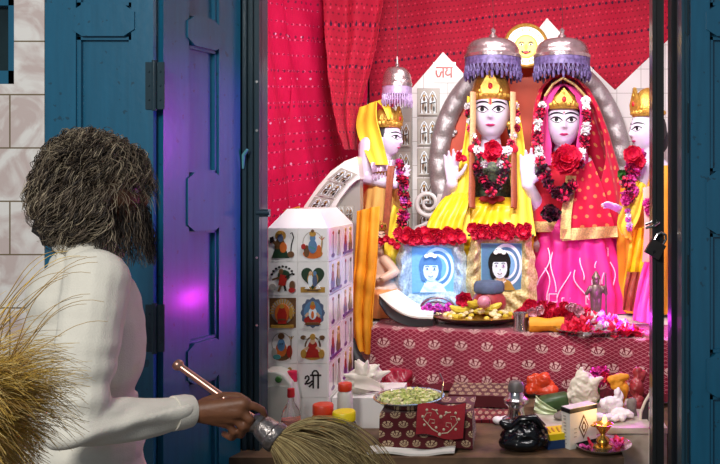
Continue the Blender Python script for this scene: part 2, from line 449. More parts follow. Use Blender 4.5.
mm('trouser', '#8d8878', .85); mm('hair1', '#7a6a58', .55, var=.3); mm('hair2', '#4a3c30', .55, var=.3); mm('hair3', '#ab9c82', .55, var=.2); mm('hair4', '#2a211c', .55, var=.2)
mm('whisk1', '#a48c5a', .6, var=.3); mm('whisk2', '#74603c', .6, var=.3); mm('whisk3', '#c4b07a', .6, var=.25)
mm('gold_hair1', '#dcb650', .6, var=.25); mm('gold_hair2', '#b08c48', .6, var=.3); mm('gold_hair3', '#ecd084', .6, var=.2)
mm('copper', '#b98d7c', .28, .8, var=.15, vs=30); mm('wood', '#453225', .65, var=.45, vs=9, bump=.3, bs=40, c2='#75593f')
mm('banana', '#d9c23c', .5, var=.25, vs=40); mm('cream_sweet', '#efdcaa', .6, var=.2, vs=70); mm('apple', '#a63a3c', .35, var=.3, vs=30); mm('slatecloth', '#53627e', .8, var=.2, vs=40)
mm('guava', '#c6cf7a', .45, var=.25, vs=80); mm('guava2', '#e3e0a8', .45, var=.15, vs=80); mm('shell', '#e0d8c8', .45, var=.2, vs=30, bump=.4, bs=50)
mm('orange_plastic', '#e0441f', .25, var=.25, vs=14); mm('crumple', '#ded7c4', .6, var=.1, vs=20); mm('stone', '#8b8078', .8, var=.3, vs=30, bump=.3)
def glass(k, c, r=.05, tr=.9):
    t = NT(k); t.col(lin(c)); t.set(Roughness=r); t.b.inputs['Transmission Weight'].default_value = tr; t.b.inputs['IOR'].default_value = 1.3; MATS[k] = t.m
glass('clear', '#f2f4f2'); glass('juice', '#ee7048', .1, .35); glass('lens', '#d8dce0', .1, .8)
# painted door: teal gloss paint with brush marks and grime
def paint(k, a, b, rough=.38, sc_=6):
    t = NT(k); ob = t.obj(); mp = t.n('ShaderNodeMapping'); mp.inputs['Scale'].default_value = (14, 14, 1.2); t.t.links.new(ob, mp.inputs[0])
    c = t.mix(t.noise(4, 5, mp.outputs[0]), lin(a), lin(b)); w = t.ma('GREATER_THAN', t.noise(34, 6), .68)
    t.col(t.mix(t.ma('MULTIPLY', w, .5), c, lin('#14262e'))); t.set(Roughness=rough+.1, Coat_Weight=.6, Coat_Roughness=.16); t.bump(t.noise(40, 4), .2, .003); MATS[k] = t.m
paint('door_paint', '#19698a', '#125470', .22); paint('post_paint', '#123a48', '#0a222c', .7); paint('edge_paint', '#164e62', '#10394a', .6); paint('black_post', '#10181c', '#06090b', .5)
# outer wall: veined marble tiles with dark joints
t = NT('marble_wall'); ob = t.obj(); br = t.n('ShaderNodeTexBrick'); mp = t.n('ShaderNodeMapping'); mp.inputs['Rotation'].default_value = (PI/2, 0, 0)
mp.inputs['Location'].default_value = (-.024, .104, 0)
t.t.links.new(ob, mp.inputs[0]); t.t.links.new(mp.outputs[0], br.inputs['Vector'])
br.inputs['Scale'].default_value = 1; br.inputs['Brick Width'].default_value = .3; br.inputs['Row Height'].default_value = .17; br.inputs['Mortar Size'].default_value = .0025
wv = t.n('ShaderNodeTexNoise'); wv.inputs['Scale'].default_value = 7; wv.inputs['Detail'].default_value = 6; wv.inputs['Distortion'].default_value = 1.6; t.t.links.new(ob, wv.inputs['Vector'])
r = t.n('ShaderNodeMapRange'); r.inputs[1].default_value = .42; r.inputs[2].default_value = .6; t.put(r.inputs[0], wv.outputs['Fac'])
c = t.mix(r.outputs[0], lin('#f0ece6'), lin('#d2c0ba')); t.col(t.mix(br.outputs['Fac'], c, lin('#7a6a50'))); t.set(Roughness=.25); MATS['marble_wall'] = t.m
# small plain tiles with grey joints, sized as on the pillar
def tilegrid(k, a, b, w, h, rough=.25):
    t = NT(k); u, v = t.uv(); g = None
    for s, p in ((u, w), (v, h)):
        q = t.ma('LESS_THAN', t.ma('FRACT', t.ma('DIVIDE', s, p)), .02); g = q if g is None else t.ma('MAXIMUM', g, q)
    t.col(t.mix(g, t.mix(t.noise(4), lin(a), lin(b)), lin('#9a938c'))); t.set(Roughness=rough); MATS[k] = t.m
tilegrid('screen_tile', '#e2dedd', '#d2cecd', .15, .15); tilegrid('grey_tile', '#a9a39c', '#8d8882', .12, .14)
MATS['brocade'] = fabric_pattern('brocade', '#8a1232', '#6e0c26', [(.128, .15, .03, .042, .5, '#c9a29c', True)], lattice=(.036, .06, '#b8707a'))
MATS['left_curtain_cloth'] = fabric_pattern('left_curtain_cloth', '#d6104e', '#b40838', [(.045, .085, .007, .006, .37, '#e2587f', False), (.038, .085, .009, .004, .2, '#96123c', False), (.11, .23, .008, .006, .7, '#dc94b4', False), (.05, .19, .008, .008, .3, '#7c1a3c', False)], sheen=0)
MATS['back_curtain_cloth'] = fabric_pattern('back_curtain_cloth', '#bc1638', '#980e2a', [(.03, .034, .006, .005, .5, '#7c0c26', False), (.045, .2, .008, .010, .5, '#3c1030', False), (.045, .067, .006, .006, .5, '#d0304c', False)], sheen=.1)
MATS['veil_red'] = fabric_pattern('veil_red', '#d31440', '#b80c34', [(.042, .046, .0075, .0085, .5, '#d47a4c', False)], bump=.1)
MATS['red_gold'] = fabric_pattern('red_gold', '#c81830', '#a81028', [(.03, .03, .009, .009, .5, '#e2b04c', False)], bump=.2)
MATS['rug'] = fabric_pattern('rug', '#8c1f2c', '#6a1622', [(.05, .045, .016, .014, .5, '#c9a68c', True)], lattice=(.06, .05, '#3a1420'), rough=.9)
mm('brocade_cream', '#e6d6a2', .45, var=.3, vs=75, bump=.7, bs=130, c2='#b89a58')
mm('brocade_silver', '#ccd4d6', .4, var=.3, vs=75, bump=.7, bs=130, c2='#98a4a8')
MATS['stool_cloth'] = fabric_pattern('stool_cloth', '#5c1a20', '#441418', [(.06, .07, .02, .026, .5, '#b59a7a', True)], rough=.85)
mm('mat_red', '#9c1a26', .85, var=.2, vs=30, bump=.3); mm('mat_border', '#cabba0', .85, var=.2, vs=60); mm('fringe_red', '#6c0f22', .85, var=.4, vs=80, bump=.4, bs=200)
# picture colours
PICN = ['p_white','p_black','p_brown','p_gold','p_red','p_orange','p_blue','p_slate','p_green','p_skin','p_teal','p_purple','p_grey','p_sky','p_pale']
for k, c in zip(PICN, ['#efece6','#1c1614','#6b4a2c','#b58a3a','#a8261e','#d06a2a','#5b83a8','#54627e','#24402c','#d9b08c','#4a8a8c','#6a2f78','#b0aaa0','#7fb4d8','#e8f2f8']): mm(k, c, .3, var=.12, vs=70)
PIC = [MATS[k] for k in PICN]
W_, K_, BR, GO, RE, OR, BL, SL, GR, SK, TE, PU, GY, SY, PA = range(15)

# ------------------------------------------------------------------ the setting
mb = MB().box((-3.4, -1.6, -.1), (2.4, 5.3, 0)); st(mb.build('floor', mat('floor_stone', '#6a625a', .7, var=.3, vs=6, bump=.2, bs=30)))
mb = MB(); wx, wz = A(14, 0, 2.55).x, A(0, 84, 2.55).z
mb.box((-3.4, 2.55, 0), (-1.516, 2.75, wz)); mb.box((wx, 2.55, wz), (-1.516, 2.75, 2.42)); mb.box((-3.4, 2.55, wz), (-2.3, 2.75, 2.42)); mb.box((-3.4, 2.55, 2.42), (2.4, 2.75, 3.1)); mb.box((.92, 2.55, 0), (2.4, 2.75, 2.42))
st(mb.build('wall_front', MATS['marble_wall'], None, 0))
mb = MB(); x0, x1 = -2.3, wx
for a, b in (((x0, 2.6, wz), (x1, 2.66, wz+.05)), ((x1-.05, 2.6, wz), (x1, 2.66, 2.42)), ((x0, 2.6, wz), (x0+.05, 2.66, 2.42)), ((x0, 2.6, 2.1), (x1, 2.66, 2.15)), (((x0+x1)/2-.02, 2.61, wz), ((x0+x1)/2+.02, 2.65, 2.42))): mb.box(a, b)
w = st(mb.build('window_1', MATS['door_paint'], None, 0))
mb = MB().box((x0+.04, 2.63, wz+.04), (x1-.04, 2.636, 2.42)); mb.build('pane', mat('dark_glass', '#1c3034', .12, var=.5, vs=7), w, 0)
mb = MB().box((-1.5, 5.2, 0), (1.35, 5.3, 3)); st(mb.build('wall_back', MATS['wallwhite'], None, 0))
st(MB().box((-1.6, 2.76, 0), (-1.5, 5.3, 3)).build('wall_left', MATS['wallwhite'], None, 0))
st(MB().box((1.35, 2.76, 0), (1.45, 5.3, 3)).build('wall_right', MATS['wallwhite'], None, 0))
st(MB().box((-1.6, 2.76, 3), (1.45, 5.3, 3.1)).build('ceiling', MATS['wallwhite'], None, 0))
# raised stone platform the offerings stand on
mb = MB(); mb.box((-1.49, 2.9, 0), (.375, 3.2, .5)); mb.box((-1.49, 2.885, .5), (.375, 3.2, .535)); mb.box((-1.49, 3.2, 0), (1.34, 5.19, .535))
o = mb.build('stone_platform', MATS['wood'], None, 0); tag(o, 'worn brown platform with dark front edge that the bottles and black bag stand on', 'platform')
# ------------------------------------------------------------------ doors
def leaf(nm, ox, oy, dx, dy, w, r0, r1, z0=.02, z1=2.38, m='door_paint'):
    L = math.hypot(dx, dy); dx, dy = dx/L, dy/L
    M = Matrix(((dx, -dy, 0, ox), (dy, dx, 0, oy), (0, 0, 1, 0), (0, 0, 0, 1)))
    mb = MB(); mb.M = M; mb.box((0, .022, z0), (w, .042, z1))
    d = st(mb.build(nm, MATS[m], None, 0))
    for a, b in ((0, r0), (r1, w)):
        q = MB(); q.M = M; q.box((a, 0, z0), (b, .03, z1)); q.build('stile', MATS[m], d, 0)
    for a, b in ((.84, .98), (1.36, 1.56), (1.99, 2.09), (.1, .3), (2.3, 2.38)):
        c = .022; q = MB(); q.M = M
        q.prism([(r0-.012, a+c), (r0+c, a), (r1-c, a), (r1+.012, a+c), (r1+.012, b-c), (r1-c, b), (r0+c, b), (r0-.012, b-c)], -.006, .03)
        q.build('rail', MATS[m], d, 0)
    for a, b in ((.3, .84), (.98, 1.36), (1.56, 1.99), (2.09, 2.3)):
        q = MB(); q.M = M
        for u0, u1, v0, v1 in ((r0, r0+.012, a, b), (r1-.012, r1, a, b), (r0, r1, a, a+.01), (r0, r1, b-.01, b)): q.box((u0, .008, v0), (u1, .026, v1))
        q.build('moulding', MATS[m], d, 0)
    return d, M
def hinge(d, M, u, z):
    q = MB(); q.M = M
    q.box((u-.03, -.005, z), (u+.03, 0, z+.15)); q.tube([(u, -.008, z-.005), (u, -.008, z+.155)], .008, 10)
    for k in range(3):
        for s in (-.018, .018): q.ell((u+s, -.005, z+.03+.045*k), .004, 6)
    q.build('hinge', MATS['post_paint'], d)
d1, M1 = leaf('door_1', -1.514, 2.55, 1, 0, .345, .098, .275)
hinge(d1, M1, .352, 1.757); hinge(d1, M1, .352, .985)
d2, M2 = leaf('door_2', -1.150, 2.58, .1215, .37, .385, .118, .268)
d3, M3 = leaf('door_3', .545, 2.55, 1, 0, .36, .06, .3)
# shade strip, jamb and the edges of the folded right-hand leaf
mb = MB(); mb.box((-1.165, 2.6, 0), (-1.152, 2.75, 2.42)); st(mb.build('gap_strip', MATS['black_post'], None, 0))  # black strip put in for the shaded gap between the left leaves
mb = MB(); a, b = A(238.5, 0, 2.98).x, A(261, 0, 2.98).x
mb.box((a, 2.98, .5), (b, 3.06, 2.42)); mb.box((a+.02, 2.962, .5), (a+.034, 2.985, 2.42)); mb.box((a+.046, 2.97, .5), (a+.056, 2.985, 2.42)); mb.box((b-.016, 2.96, .5), (b, 2.985, 2.42))
j = st(mb.build('trim_2', MATS['post_paint'], None, 0))
q = MB()
for z in (1.9, 1.72, 1.25, 1.0): q.tube([(b-.008, 2.962, z), (b-.008, 2.956, z)], .005, 8)
q.build('screw', MATS['steel'], j)
q = MB(); p = A(266, 213, 2.98); q.box((p.x-.02, 2.965, p.z-.014), (p.x+.012, 2.995, p.z+.014)); q.tube([p+V(-.03, -.02, 0), p+V(.02, -.02, 0)], .007, 8); q.build('bolt', MATS['post_paint'], j)
q = MB(); p = A(243, 155, 2.955); q.tube([p+V(0,0,-.05), p+V(.004,-.006,0), p+V(.02,-.01,.02)], [.004, .007, .005], 8); q.build('hook', mat('dull_teal', '#5aa8a8', .4), j)
def post(nm, px0, px1, Y, m, z0=0, dep=.06):
    mb = MB(); a, b = A(px0, 0, Y).x, A(px1, 0, Y).x
    mb.box((a, Y, z0), (b, Y+dep, 2.42)); mb.box((a, Y-.008, z0), (a+(b-a)*.3, Y, 2.42)); return st(mb.build(nm, MATS[m], None, 0)), a, b
pr, a, b = post('trim_3', 652, 664, 2.86, 'black_post')
post('trim_4', 671, 681, 2.78, 'black_post'); p5, a5, b5 = post('trim_5', 681, 691, 2.6, 'edge_paint')
for z0 in (2.0, 1.62, 1.13, .62):
    q = MB(); q.box((b5-.014, 2.58, z0), (b5+.012, 2.592, z0+.16)); q.tube([(b5-.001, 2.58, z0-.004), (b5-.001, 2.58, z0+.164)], .007, 8); q.build('hinge', MATS['post_paint'], p5)
# padlock on its hasp
p = A(655, 249, 2.84); t = th('padlock', 'dark square padlock hanging askew on the black door post', 'padlock', p)
q = MB(); q.M = Matrix.Translation(p) @ Matrix.Rotation(.5, 4, 'Y')
q.box((-.028, -.012, -.028), (.028, .012, .028)); q.build('lock_body', mat('lockmetal', '#4a4644', .4, .7), t, 30)
q = MB(); q.M = Matrix.Translation(p) @ Matrix.Rotation(.5, 4, 'Y'); q.tube([(-.017, 0, .028), (-.017, 0, .05), (-.009, 0, .062), (.009, 0, .062), (.017, 0, .05), (.017, 0, .028)], .005, 8); q.build('shackle', MATS['steel'], t)
q = MB(); q.M = Matrix.Translation(p) @ Matrix.Rotation(.5, 4, 'Y'); q.tube([(0, -.0135, -.01), (0, -.0115, -.01)], .006, 10); q.box((-.002, -.0135, -.02), (.002, -.0115, -.01)); q.build('keyhole', MATS['black'], t)
q = MB(); s = A(654, 228, 2.85); q.tube([s+V(-.03, 0, .0), s+V(0, -.005, .008), s+V(.02, .01, .02)], .005, 8); q.tube([s+V(-.03, 0, .012), s+V(.01, .01, .028)], .004, 8); q.build('hasp', MATS['steel'], pr)

# ------------------------------------------------------------------ curtains
def curtain(nm, pts, n, m, z0, z1, amp, wl, label, skew=0):
    pts = [V(*p, 0) for p in pts]; ln = [0]
    for i in range(len(pts)-1): ln.append(ln[-1]+(pts[i+1]-pts[i]).length)
    def fn(u, v):
        s = u*ln[-1]; i = max(j for j in range(len(pts)-1) if ln[j] <= s+1e-9); d = (pts[i+1]-pts[i]).normalized(); p = pts[i]+d*(s-ln[i])
        nn = V(d.y, -d.x, 0); z = lerp(z0, z1, v); q = s+skew*(z-1.6)
        a = amp*(math.sin(q*2*PI/wl)+.6*math.sin(q*2*PI/wl*.43+1)+1.3*noise.noise(V(q*4, z*1.2, 3)))
        return V(p.x, p.y, z)+nn*(a+amp*1.7)
    mb = MB().grid(fn, n, 40, 0, lambda u, v: (u*ln[-1]*1.1, lerp(z0, z1, v)-.12*u*ln[-1]), .004); o = mb.build(nm, MATS[m], None, 80)
    return tag(o, label, 'curtain')
curtain('curtain', [(-1.36, 3.12), (-1.28, 4.3), (-.97, 4.98)], 160, 'left_curtain_cloth', .54, 2.95, .016, .26, 'bright pink-red patterned curtain hanging left behind the tiled pillar', .35)
curtain('curtain', [(-.95, 5.07), (1.3, 5.07)], 200, 'back_curtain_cloth', .54, 2.95, .008, .34, 'dark-dotted red curtain hanging across the back behind the white peaked screen')
# gathered sheer fold in the corner
mb = MB()
mb.ribbon([A(322, -40, 4.52), A(326, 40, 4.46), A(334, 110, 4.42), A(345, 150, 4.4)], [A(388, -40, 4.72), A(378, 40, 4.66), A(362, 110, 4.56), A(360, 150, 4.5)], 20, 30, .03, 2, .004)
o = mb.build('curtain', MATS['back_curtain_cloth'], None, 80); tag(o, 'gathered fold of red cloth in the corner above the left statue', 'curtain')

# ------------------------------------------------------------------ altar and its cloth
SZ = .82
def yf(x): return 3.92-.239*(x+.72)
mb = MB(); pts = [(-1.02, 4.12), (-.72, 4.12), (-.72, 3.94), (1.0, yf(1.0)+.02), (1.0, 5.02), (-.84, 5.02), (-1.02, 4.66)]; n = len(pts)
mb.add([(x, y, .535) for x, y in pts]+[(x, y, SZ-.006) for x, y in pts], [tuple(range(n))[::-1], tuple(range(n, 2*n))]+[(i, (i+1) % n, (i+1) % n+n, i+n) for i in range(n)])
o = mb.build('altar', MATS['wallwhite'], None, 0); tag(o, 'low altar block under the maroon brocade cloth carrying the statues', 'altar')
t = th('altar_cloth', 'maroon brocade cloth with gold lattice and pale lotus motifs over the altar front', 'cloth', (0, 3.8, .54))
def drape(u, v):
    x = lerp(-.725, .98, u); y0 = yf(x)
    if v < .45: return V(x, lerp(y0+.42, y0, v/.45), SZ+.003)
    q = (v-.45)/.55; z = SZ+.003-q*.256
    w = q*(.014*math.sin(x*17+1)+.011*math.sin(x*31)+.03*noise.noise(V(x*5, 0, q)))
    sag = .02*q*math.sin(x*3.1+.5)
    return V(x+.012*q*math.sin(x*20), y0-.006-.012*math.sin(q*PI/2)-abs(q)*.02+w, z+sag*.6)
mb = MB().grid(drape, 150, 40, 0, lambda u, v: (u*1.72, -(v*.9)), .004); mb.build('brocade', MATS['brocade'], t, 70)
def fr(u, v):
    p = drape(u, .985); return V(p.x, p.y-.008-.01*v+.006*math.sin(u*150), p.z-.034*v+.012+.004*noise.noise(V(u*60, v, 0)))
mb = MB().grid(fr, 260, 3, 0, None, .006); mb.build('fringe', MATS['fringe_red'], t, 60)

# ------------------------------------------------------------------ tiled pillar
def figure(d, kind):
    """a small printed picture on a tile"""
    if kind == 'archer':
        d.el(.42, .8, .2, .16, GO); d.el(.4, .45, .2, .28, BR); d.poly([(.1,.08),(.75,.08),(.62,.35),(.22,.38)], GR); d.el(.52, .42, .13, .17, OR); d.el(.42, .72, .1, .12, SL)
        d.line([(.78,.12),(.82,.5),(.9,.75),(.84,.9),(.78,.86)], .018, K_); d.line([(.3,.5),(.12,.66)], .05, BR); d.poly([(.05,.55),(.2,.62),(.16,.78),(.04,.74)], K_); d.el(.8, .2, .12, .1, BR); d.el(.4, .9, .09, .06, GO)
    elif kind == 'blueseat':
        d.line([(.5+.36*math.cos(a*.3), .55+.38*math.sin(a*.3)) for a in range(0, 22)], .012, GY)
        d.el(.5, .22, .36, .16, OR); d.el(.28, .3, .1, .2, BR); d.el(.72, .3, .1, .2, OR); d.el(.5, .45, .16, .22, BL); d.el(.5, .72, .1, .12, BL); d.el(.5, .86, .12, .09, GO); d.el(.5, .95, .06, .05, BR)
        d.line([(.82,.15),(.84,.8)], .012, GO); d.line([(.75,.75),(.84,.66),(.93,.75)], .014, OR); d.el(.17, .45, .08, .09, RE); d.line([(.4,.45),(.6,.38)], .03, TE)
    elif kind == 'dancer':
        for k in range(9): a = PI*(.12+.76*k/8); d.el(.5+.42*math.cos(a), .5+.4*math.sin(a), .045, .035, K_)
        d.el(.55, .62, .22, .17, GR); d.poly([(.35,.3),(.6,.28),(.68,.6),(.42,.66)], RE); d.el(.45, .74, .08, .09, BR); d.line([(.45,.3),(.36,.1)], .035, BR); d.line([(.58,.3),(.62,.12)], .035, K_); d.line([(.4,.55),(.14,.48)], .03, BR)
        d.el(.15, .25, .12, .1, GY); d.el(.86, .28, .1, .17, BR); d.el(.85, .15, .12, .08, RE); d.line([(.62,.55),(.9,.7)], .025, K_)
    elif kind == 'heart':
        d.poly([(.06,.06),(.94,.06),(.94,.24),(.06,.24)], GO); d.poly([(.5+.42*.0625*16*math.sin(a)**3, .56+.025*(13*math.cos(a)-5*math.cos(2*a)-2*math.cos(3*a)-math.cos(4*a))) for a in [2*PI*i/40 for i in range(40)]], GR)
        d.el(.5, .5, .2, .22, GO); d.el(.42, .45, .09, .2, PA); d.el(.58, .45, .09, .2, SL); d.el(.42, .68, .06, .07, SK); d.el(.58, .68, .06, .07, BL); d.poly([(.2,.18),(.3,.3),(.4,.18)], W_); d.poly([(.6,.18),(.7,.3),(.8,.18)], W_); d.line([(.3,.14),(.7,.14)], .02, BR)
    elif kind == 'idol':
        d.poly([(.02,.02),(.98,.02),(.98,.98),(.02,.98)], BR); d.el(.5, .55, .42, .4, GY)
        for k in range(14): a = PI*k/13; d.line([(.5+.3*math.cos(a), .5+.3*math.sin(a)), (.5+.46*math.cos(a), .5+.46*math.sin(a))], .02, GO)
        d.el(.5, .5, .27, .3, OR); d.poly([(.36,.16),(.64,.16),(.68,.45),(.6,.66),(.4,.66),(.32,.45)], RE); d.el(.5, .72, .08, .07, GO); d.line([(.36,.3),(.64,.3)], .02, BR); d.poly([(.1,.03),(.9,.03),(.9,.12),(.1,.12)], GO); d.el(.82, .5, .06, .2, GO)
    elif kind == 'medal':
        d.el(.5, .5, .42, .47, SL, 48, None, lambda a: 1+.06*math.cos(12*a)); d.el(.5, .5, .33, .38, BL); d.el(.5, .26, .32, .15, RE); d.el(.5, .48, .15, .2, PA); d.el(.5, .7, .1, .1, OR); d.el(.5, .8, .07, .07, GO); d.line([(.35,.5),(.24,.38)], .04, SK); d.line([(.65,.5),(.76,.38)], .04, SK); d.el(.5, .44, .05, .12, OR); d.poly([(.2,.12),(.8,.12),(.7,.2),(.3,.2)], BR)
    elif kind == 'blueface':
        d.el(.45, .6, .36, .36, GY); d.el(.45, .6, .33, .33, W_); d.el(.45, .25, .34, .2, BR); d.el(.45, .42, .2, .24, OR); d.el(.45, .56, .14, .2, BL); d.el(.45, .84, .12, .1, BR); d.el(.2, .3, .1, .16, GY); d.el(.75, .35, .1, .2, RE); d.line([(.8,.1),(.82,.85)], .014, BR); d.line([(.74,.85),(.82,.75),(.9,.85)], .014, GO); d.el(.42, .6, .03, .015, K_); d.el(.5, .6, .03, .015, K_); d.el(.3, .18, .14, .08, TE)
    elif kind == 'lady':
        d.el(.5, .22, .36, .15, GO); d.poly([(.2,.15),(.8,.15),(.66,.45),(.34,.45)], RE); d.el(.5, .5, .17, .2, RE); d.line([(.5+.27*math.cos(PI*k/10), .5+.32*math.sin(PI*k/10)) for k in range(11)], .025, BR); d.el(.5, .68, .09, .1, SK); d.el(.5, .82, .1, .1, GO)
        for s in (-1, 1): d.el(.5+s*.34, .8, .1, .07, BR); d.line([(.5+s*.27,.8),(.5+s*.2,.7)], .025, GY); d.line([(.5+s*.14,.5),(.5+s*.3,.4)], .04, SK); d.el(.5+s*.33, .28, .1, .14, GO)
    elif kind == 'half':
        d.el(.3, .75, .14, .05, RE); d.el(.75, .55, .13, .3, BR); d.el(.3, .35, .2, .25, OR); d.el(.75, .85, .08, .08, GO)
    elif kind == 'pairs':
        for s, c in ((.28, PU), (.72, BR)):
            d.el(s, .3, .16, .24, c); d.el(s, .55, .09, .2, GO if c == BR else RE); d.el(s, .76, .07, .08, SK); d.el(s, .87, .06, .07, GO)
        d.poly([(.06,.04),(.94,.04),(.94,.12),(.06,.12)], PU)
    elif kind == 'standing':
        d.el(.3, .12, .14, .07, PU); d.line([(.3,.1),(.3,.8)], .035, PU); d.el(.3, .86, .05, .06, RE); d.poly([(.62,.08),(.9,.08),(.82,.75),(.72,.75)], GY); d.el(.77, .84, .06, .08, BR); d.line([(.48,.3),(.5,.85)], .02, SL)
    elif kind == 'silver':
        d.poly([(.0,.0),(1,0),(1,1),(0,1)], 12); d.k = 2
        for s in (.3, .7): d.poly([(s-.2,.06),(s+.2,.06),(s+.2,.6),(s+.12,.84),(s,.94),(s-.12,.84),(s-.2,.6)], 14)
        d.k = 4
        for s in (.3, .7): d.line([(s-.17,.1),(s-.17,.6),(s,.88),(s+.17,.6),(s+.17,.1)], .02, BR); d.el(s, .3, .12, .22, GY); d.el(s-.05, .35, .05, .14, BR); d.el(s+.06, .26, .05, .1, K_); d.el(s, .62, .06, .08, BR); d.el(s, .74, .05, .05, GO); d.line([(s-.13,.45),(s+.13,.5)], .02, K_)
        d.line([(.06,.05),(.94,.05)], .03, GY)
def tile(parent, o, a, b, kind, label, base='white_tile', margin=.04):
    """one glazed picture tile standing proud of its wall; o = lower left corner, a = across, b = up"""
    o, a, b = Vector(o), Vector(a), Vector(b); n = a.cross(b).normalized(); mb = MB()
    g = .012; c = [o+a*g+b*g, o+a*(1-g)+b*g, o+a*(1-g)+b*(1-g), o+a*g+b*(1-g)]
    mb.add([p+n*.003 for p in c]+[p-n*.002 for p in c], [(0,1,2,3)]+[(i, i+4, (i+1) % 4+4, (i+1) % 4) for i in range(4)], 15)
    d = Deco(mb, o+n*.003+a*margin+b*margin, a*(1-2*margin), b*(1-2*margin))
    if kind == 'shri':
        for s in SHRI: d.line([(.22+.34*x*1.05, .25+.42*y) for x, y in s], .028, K_)
    elif kind == 'jay':
        for s in JAY: d.line([(.1+.38*x, .2+.55*y) for x, y in s], .045, RE)
    elif kind: figure(d, kind)
    p = mb.build('picture_tile', PIC+[MATS[base]], parent, 0)
    if label: p['label'] = label
    return p
PY = 3.2; X0, X1 = A(268, 0, PY).x, A(328, 0, PY).x; PD = .47; TZ = A(0, 228, PY).z; RH = (TZ-.535)/6
t = th('tiled_pillar', 'white tiled pillar with printed deity pictures beside the blue doorway', 'pillar', ((X0+X1)/2, PY+.2, .535))
mb = MB().box((X0, PY, .535), (X1, PY+PD, TZ)); mb.build('shaft', MATS['wallwhite'], t, 0)
mb = MB(); tz = A(0, 209, PY+.05).z; a, b = .055, .075
mb.add([(X0,PY,TZ),(X1,PY,TZ),(X1,PY+PD,TZ),(X0,PY+PD,TZ),(X0+a,PY+b,tz),(X1-a,PY+b,tz),(X1-a,PY+PD-b,tz),(X0+a,PY+PD-b,tz)], [(4,5,6,7),(0,1,5,4),(1,2,6,5),(2,3,7,6),(3,0,4,7)])
mb.build('sloped_cap', MATS['white_tile'], t, 0)
w = (X1-X0)/2
kinds = [('archer','blueseat'),('dancer','heart'),('idol','medal'),('blueface','lady'),('half','shri'),(None,None)]
names = {'archer':'tile of a kneeling green figure with a bow','blueseat':'tile of a seated blue figure in orange','dancer':'tile of a dancing figure under an arch of lettering','heart':'tile with a dark green heart','idol':'tile of a red idol on brown','medal':'tile with a slate blue scalloped medallion','blueface':'tile of a blue-faced seated figure','lady':'tile of a seated lady in red with gold','half':'tile half hidden by the white can','shri':'tile with a black Devanagari word'}
for r, row in enumerate(kinds):
    for c, k in enumerate(row): tile(t, (X0+c*w, PY, TZ-(r+1)*RH), (w,0,0), (0,0,RH), k, names.get(k))
dw = PD/2
for r in range(6):
    for c in range(2): tile(t, (X1, PY+c*dw, TZ-(r+1)*RH), (0,dw,0), (0,0,RH), (('standing','pairs')[(r+c) % 2] if r < 5 else None), None)
mb = MB(); 
mb.ribbon([A(283, 211, PY+.14), A(300, 207, PY+.14)], [A(283, 211, PY+.26)+V(0,0,.0), A(300, 208, PY+.26)], 6, 8, .004, 1, .003)
o = mb.build('cloth_scrap', MATS['orange_cloth'], None, 60); tag(o, 'scrap of orange cloth lying on top of the tiled pillar', 'cloth')
# quarter-arch parapet with three picture tiles, between the pillar and the left statue
RY = 4.1
t = th('tiled_parapet', 'curved white parapet with ornate picture tiles rising behind the tiled pillar', 'parapet', A(330, 330, RY))
outer = [(296, 222), (305, 205), (318, 186), (331, 171), (345, 161), (357, 156.5)]; inner = [(360, 179), (356, 180.5), (349, 187), (340, 199), (333, 212), (328, 224)]
pp = lambda P, Y: [(A(x, y, Y).x, A(x, y, Y).z) for x, y in P]
mb = MB(); mb.prism(pp(outer+inner, RY), RY, RY+.12); mb.build('arch_band', MATS['white_tile'], t, 30)
mb = MB(); mb.prism(pp([(296, 222), (328, 224), (333, 212), (340, 199), (349, 187), (356, 180.5), (360, 179), (361, 330), (296, 330)], RY+.04), RY+.04, RY+.12); mb.build('side_panel', MATS['grey_tile'], t, 0)
for (x, y), (x2, y2), (x3, y3) in (((305, 210), (327, 213), (314, 196)), ((315, 195), (336, 199), (327, 180)), ((327, 179), (345, 186), (341, 167))):
    o = A(x, y, RY-.002); tile(t, o, A(x2, y2, RY-.002)-o, A(x3, y3, RY-.002)-o, 'silver', None)
for x in (336, 345): o = A(x, 224, RY+.037); tile(t, o, A(x+9, 224, RY+.037)-o, A(x, 205, RY+.037)-o, 'silver', None, 'grey_tile')

# ------------------------------------------------------------------ peaked tile screen behind the statues
SY = 4.97
t = th('peaked_screen', 'white tiled screen with three triangular peaks behind the silver arch', 'screen', A(530, 312, SY))
out = [(372, 300), (372, 122), (400, 102), (443, 52), (487, 98), (500, 78), (547, 18), (594, 70), (615, 90), (640, 66), (668, 40), (720, 90), (720, 300)]
mb = MB(); mb.prism(pp(out, SY), SY, SY+.05); mb.build('panel', MATS['screen_tile'], t, 0)
o = A(433, 83, SY-.003); tile(t, o, A(456, 83, SY)-A(433, 83, SY), A(433, 62, SY)-A(433, 83, SY), 'jay', 'tile with a red Devanagari word')
for i in range(6):
    for xx in ((417, 440), (632, 655)):
        y = 117+30*i; o = A(xx[0], y, SY-.003); tile(t, o, A(xx[1], y, SY)-A(xx[0], y, SY), A(xx[0], y-29, SY)-A(xx[0], y, SY), 'silver', None, 'grey_tile')
mb = MB(); mb.prism(pp([(374, 260)]+[(412-38*math.cos(a), 152-46*math.sin(a)) for a in [PI/2*i/12 for i in range(13)]]+[(412, 260)], SY-.03), SY-.03, SY-.002)  # grey puts the shade on the back tiles into the colour
o = mb.build('shaded_arch_panel', MATS['grey_tile'], t, 30); o['label'] = 'quarter arch of back tiles with shade in its grey'
for i in range(4):
    for xx in ((380, 395), (396, 411)):
        y = 148+30*i; o = A(xx[0], y, SY-.033); tile(t, o, A(xx[1], y, SY)-A(xx[0], y, SY), A(xx[0], y-27, SY)-A(xx[0], y, SY), 'silver', None, 'grey_tile')
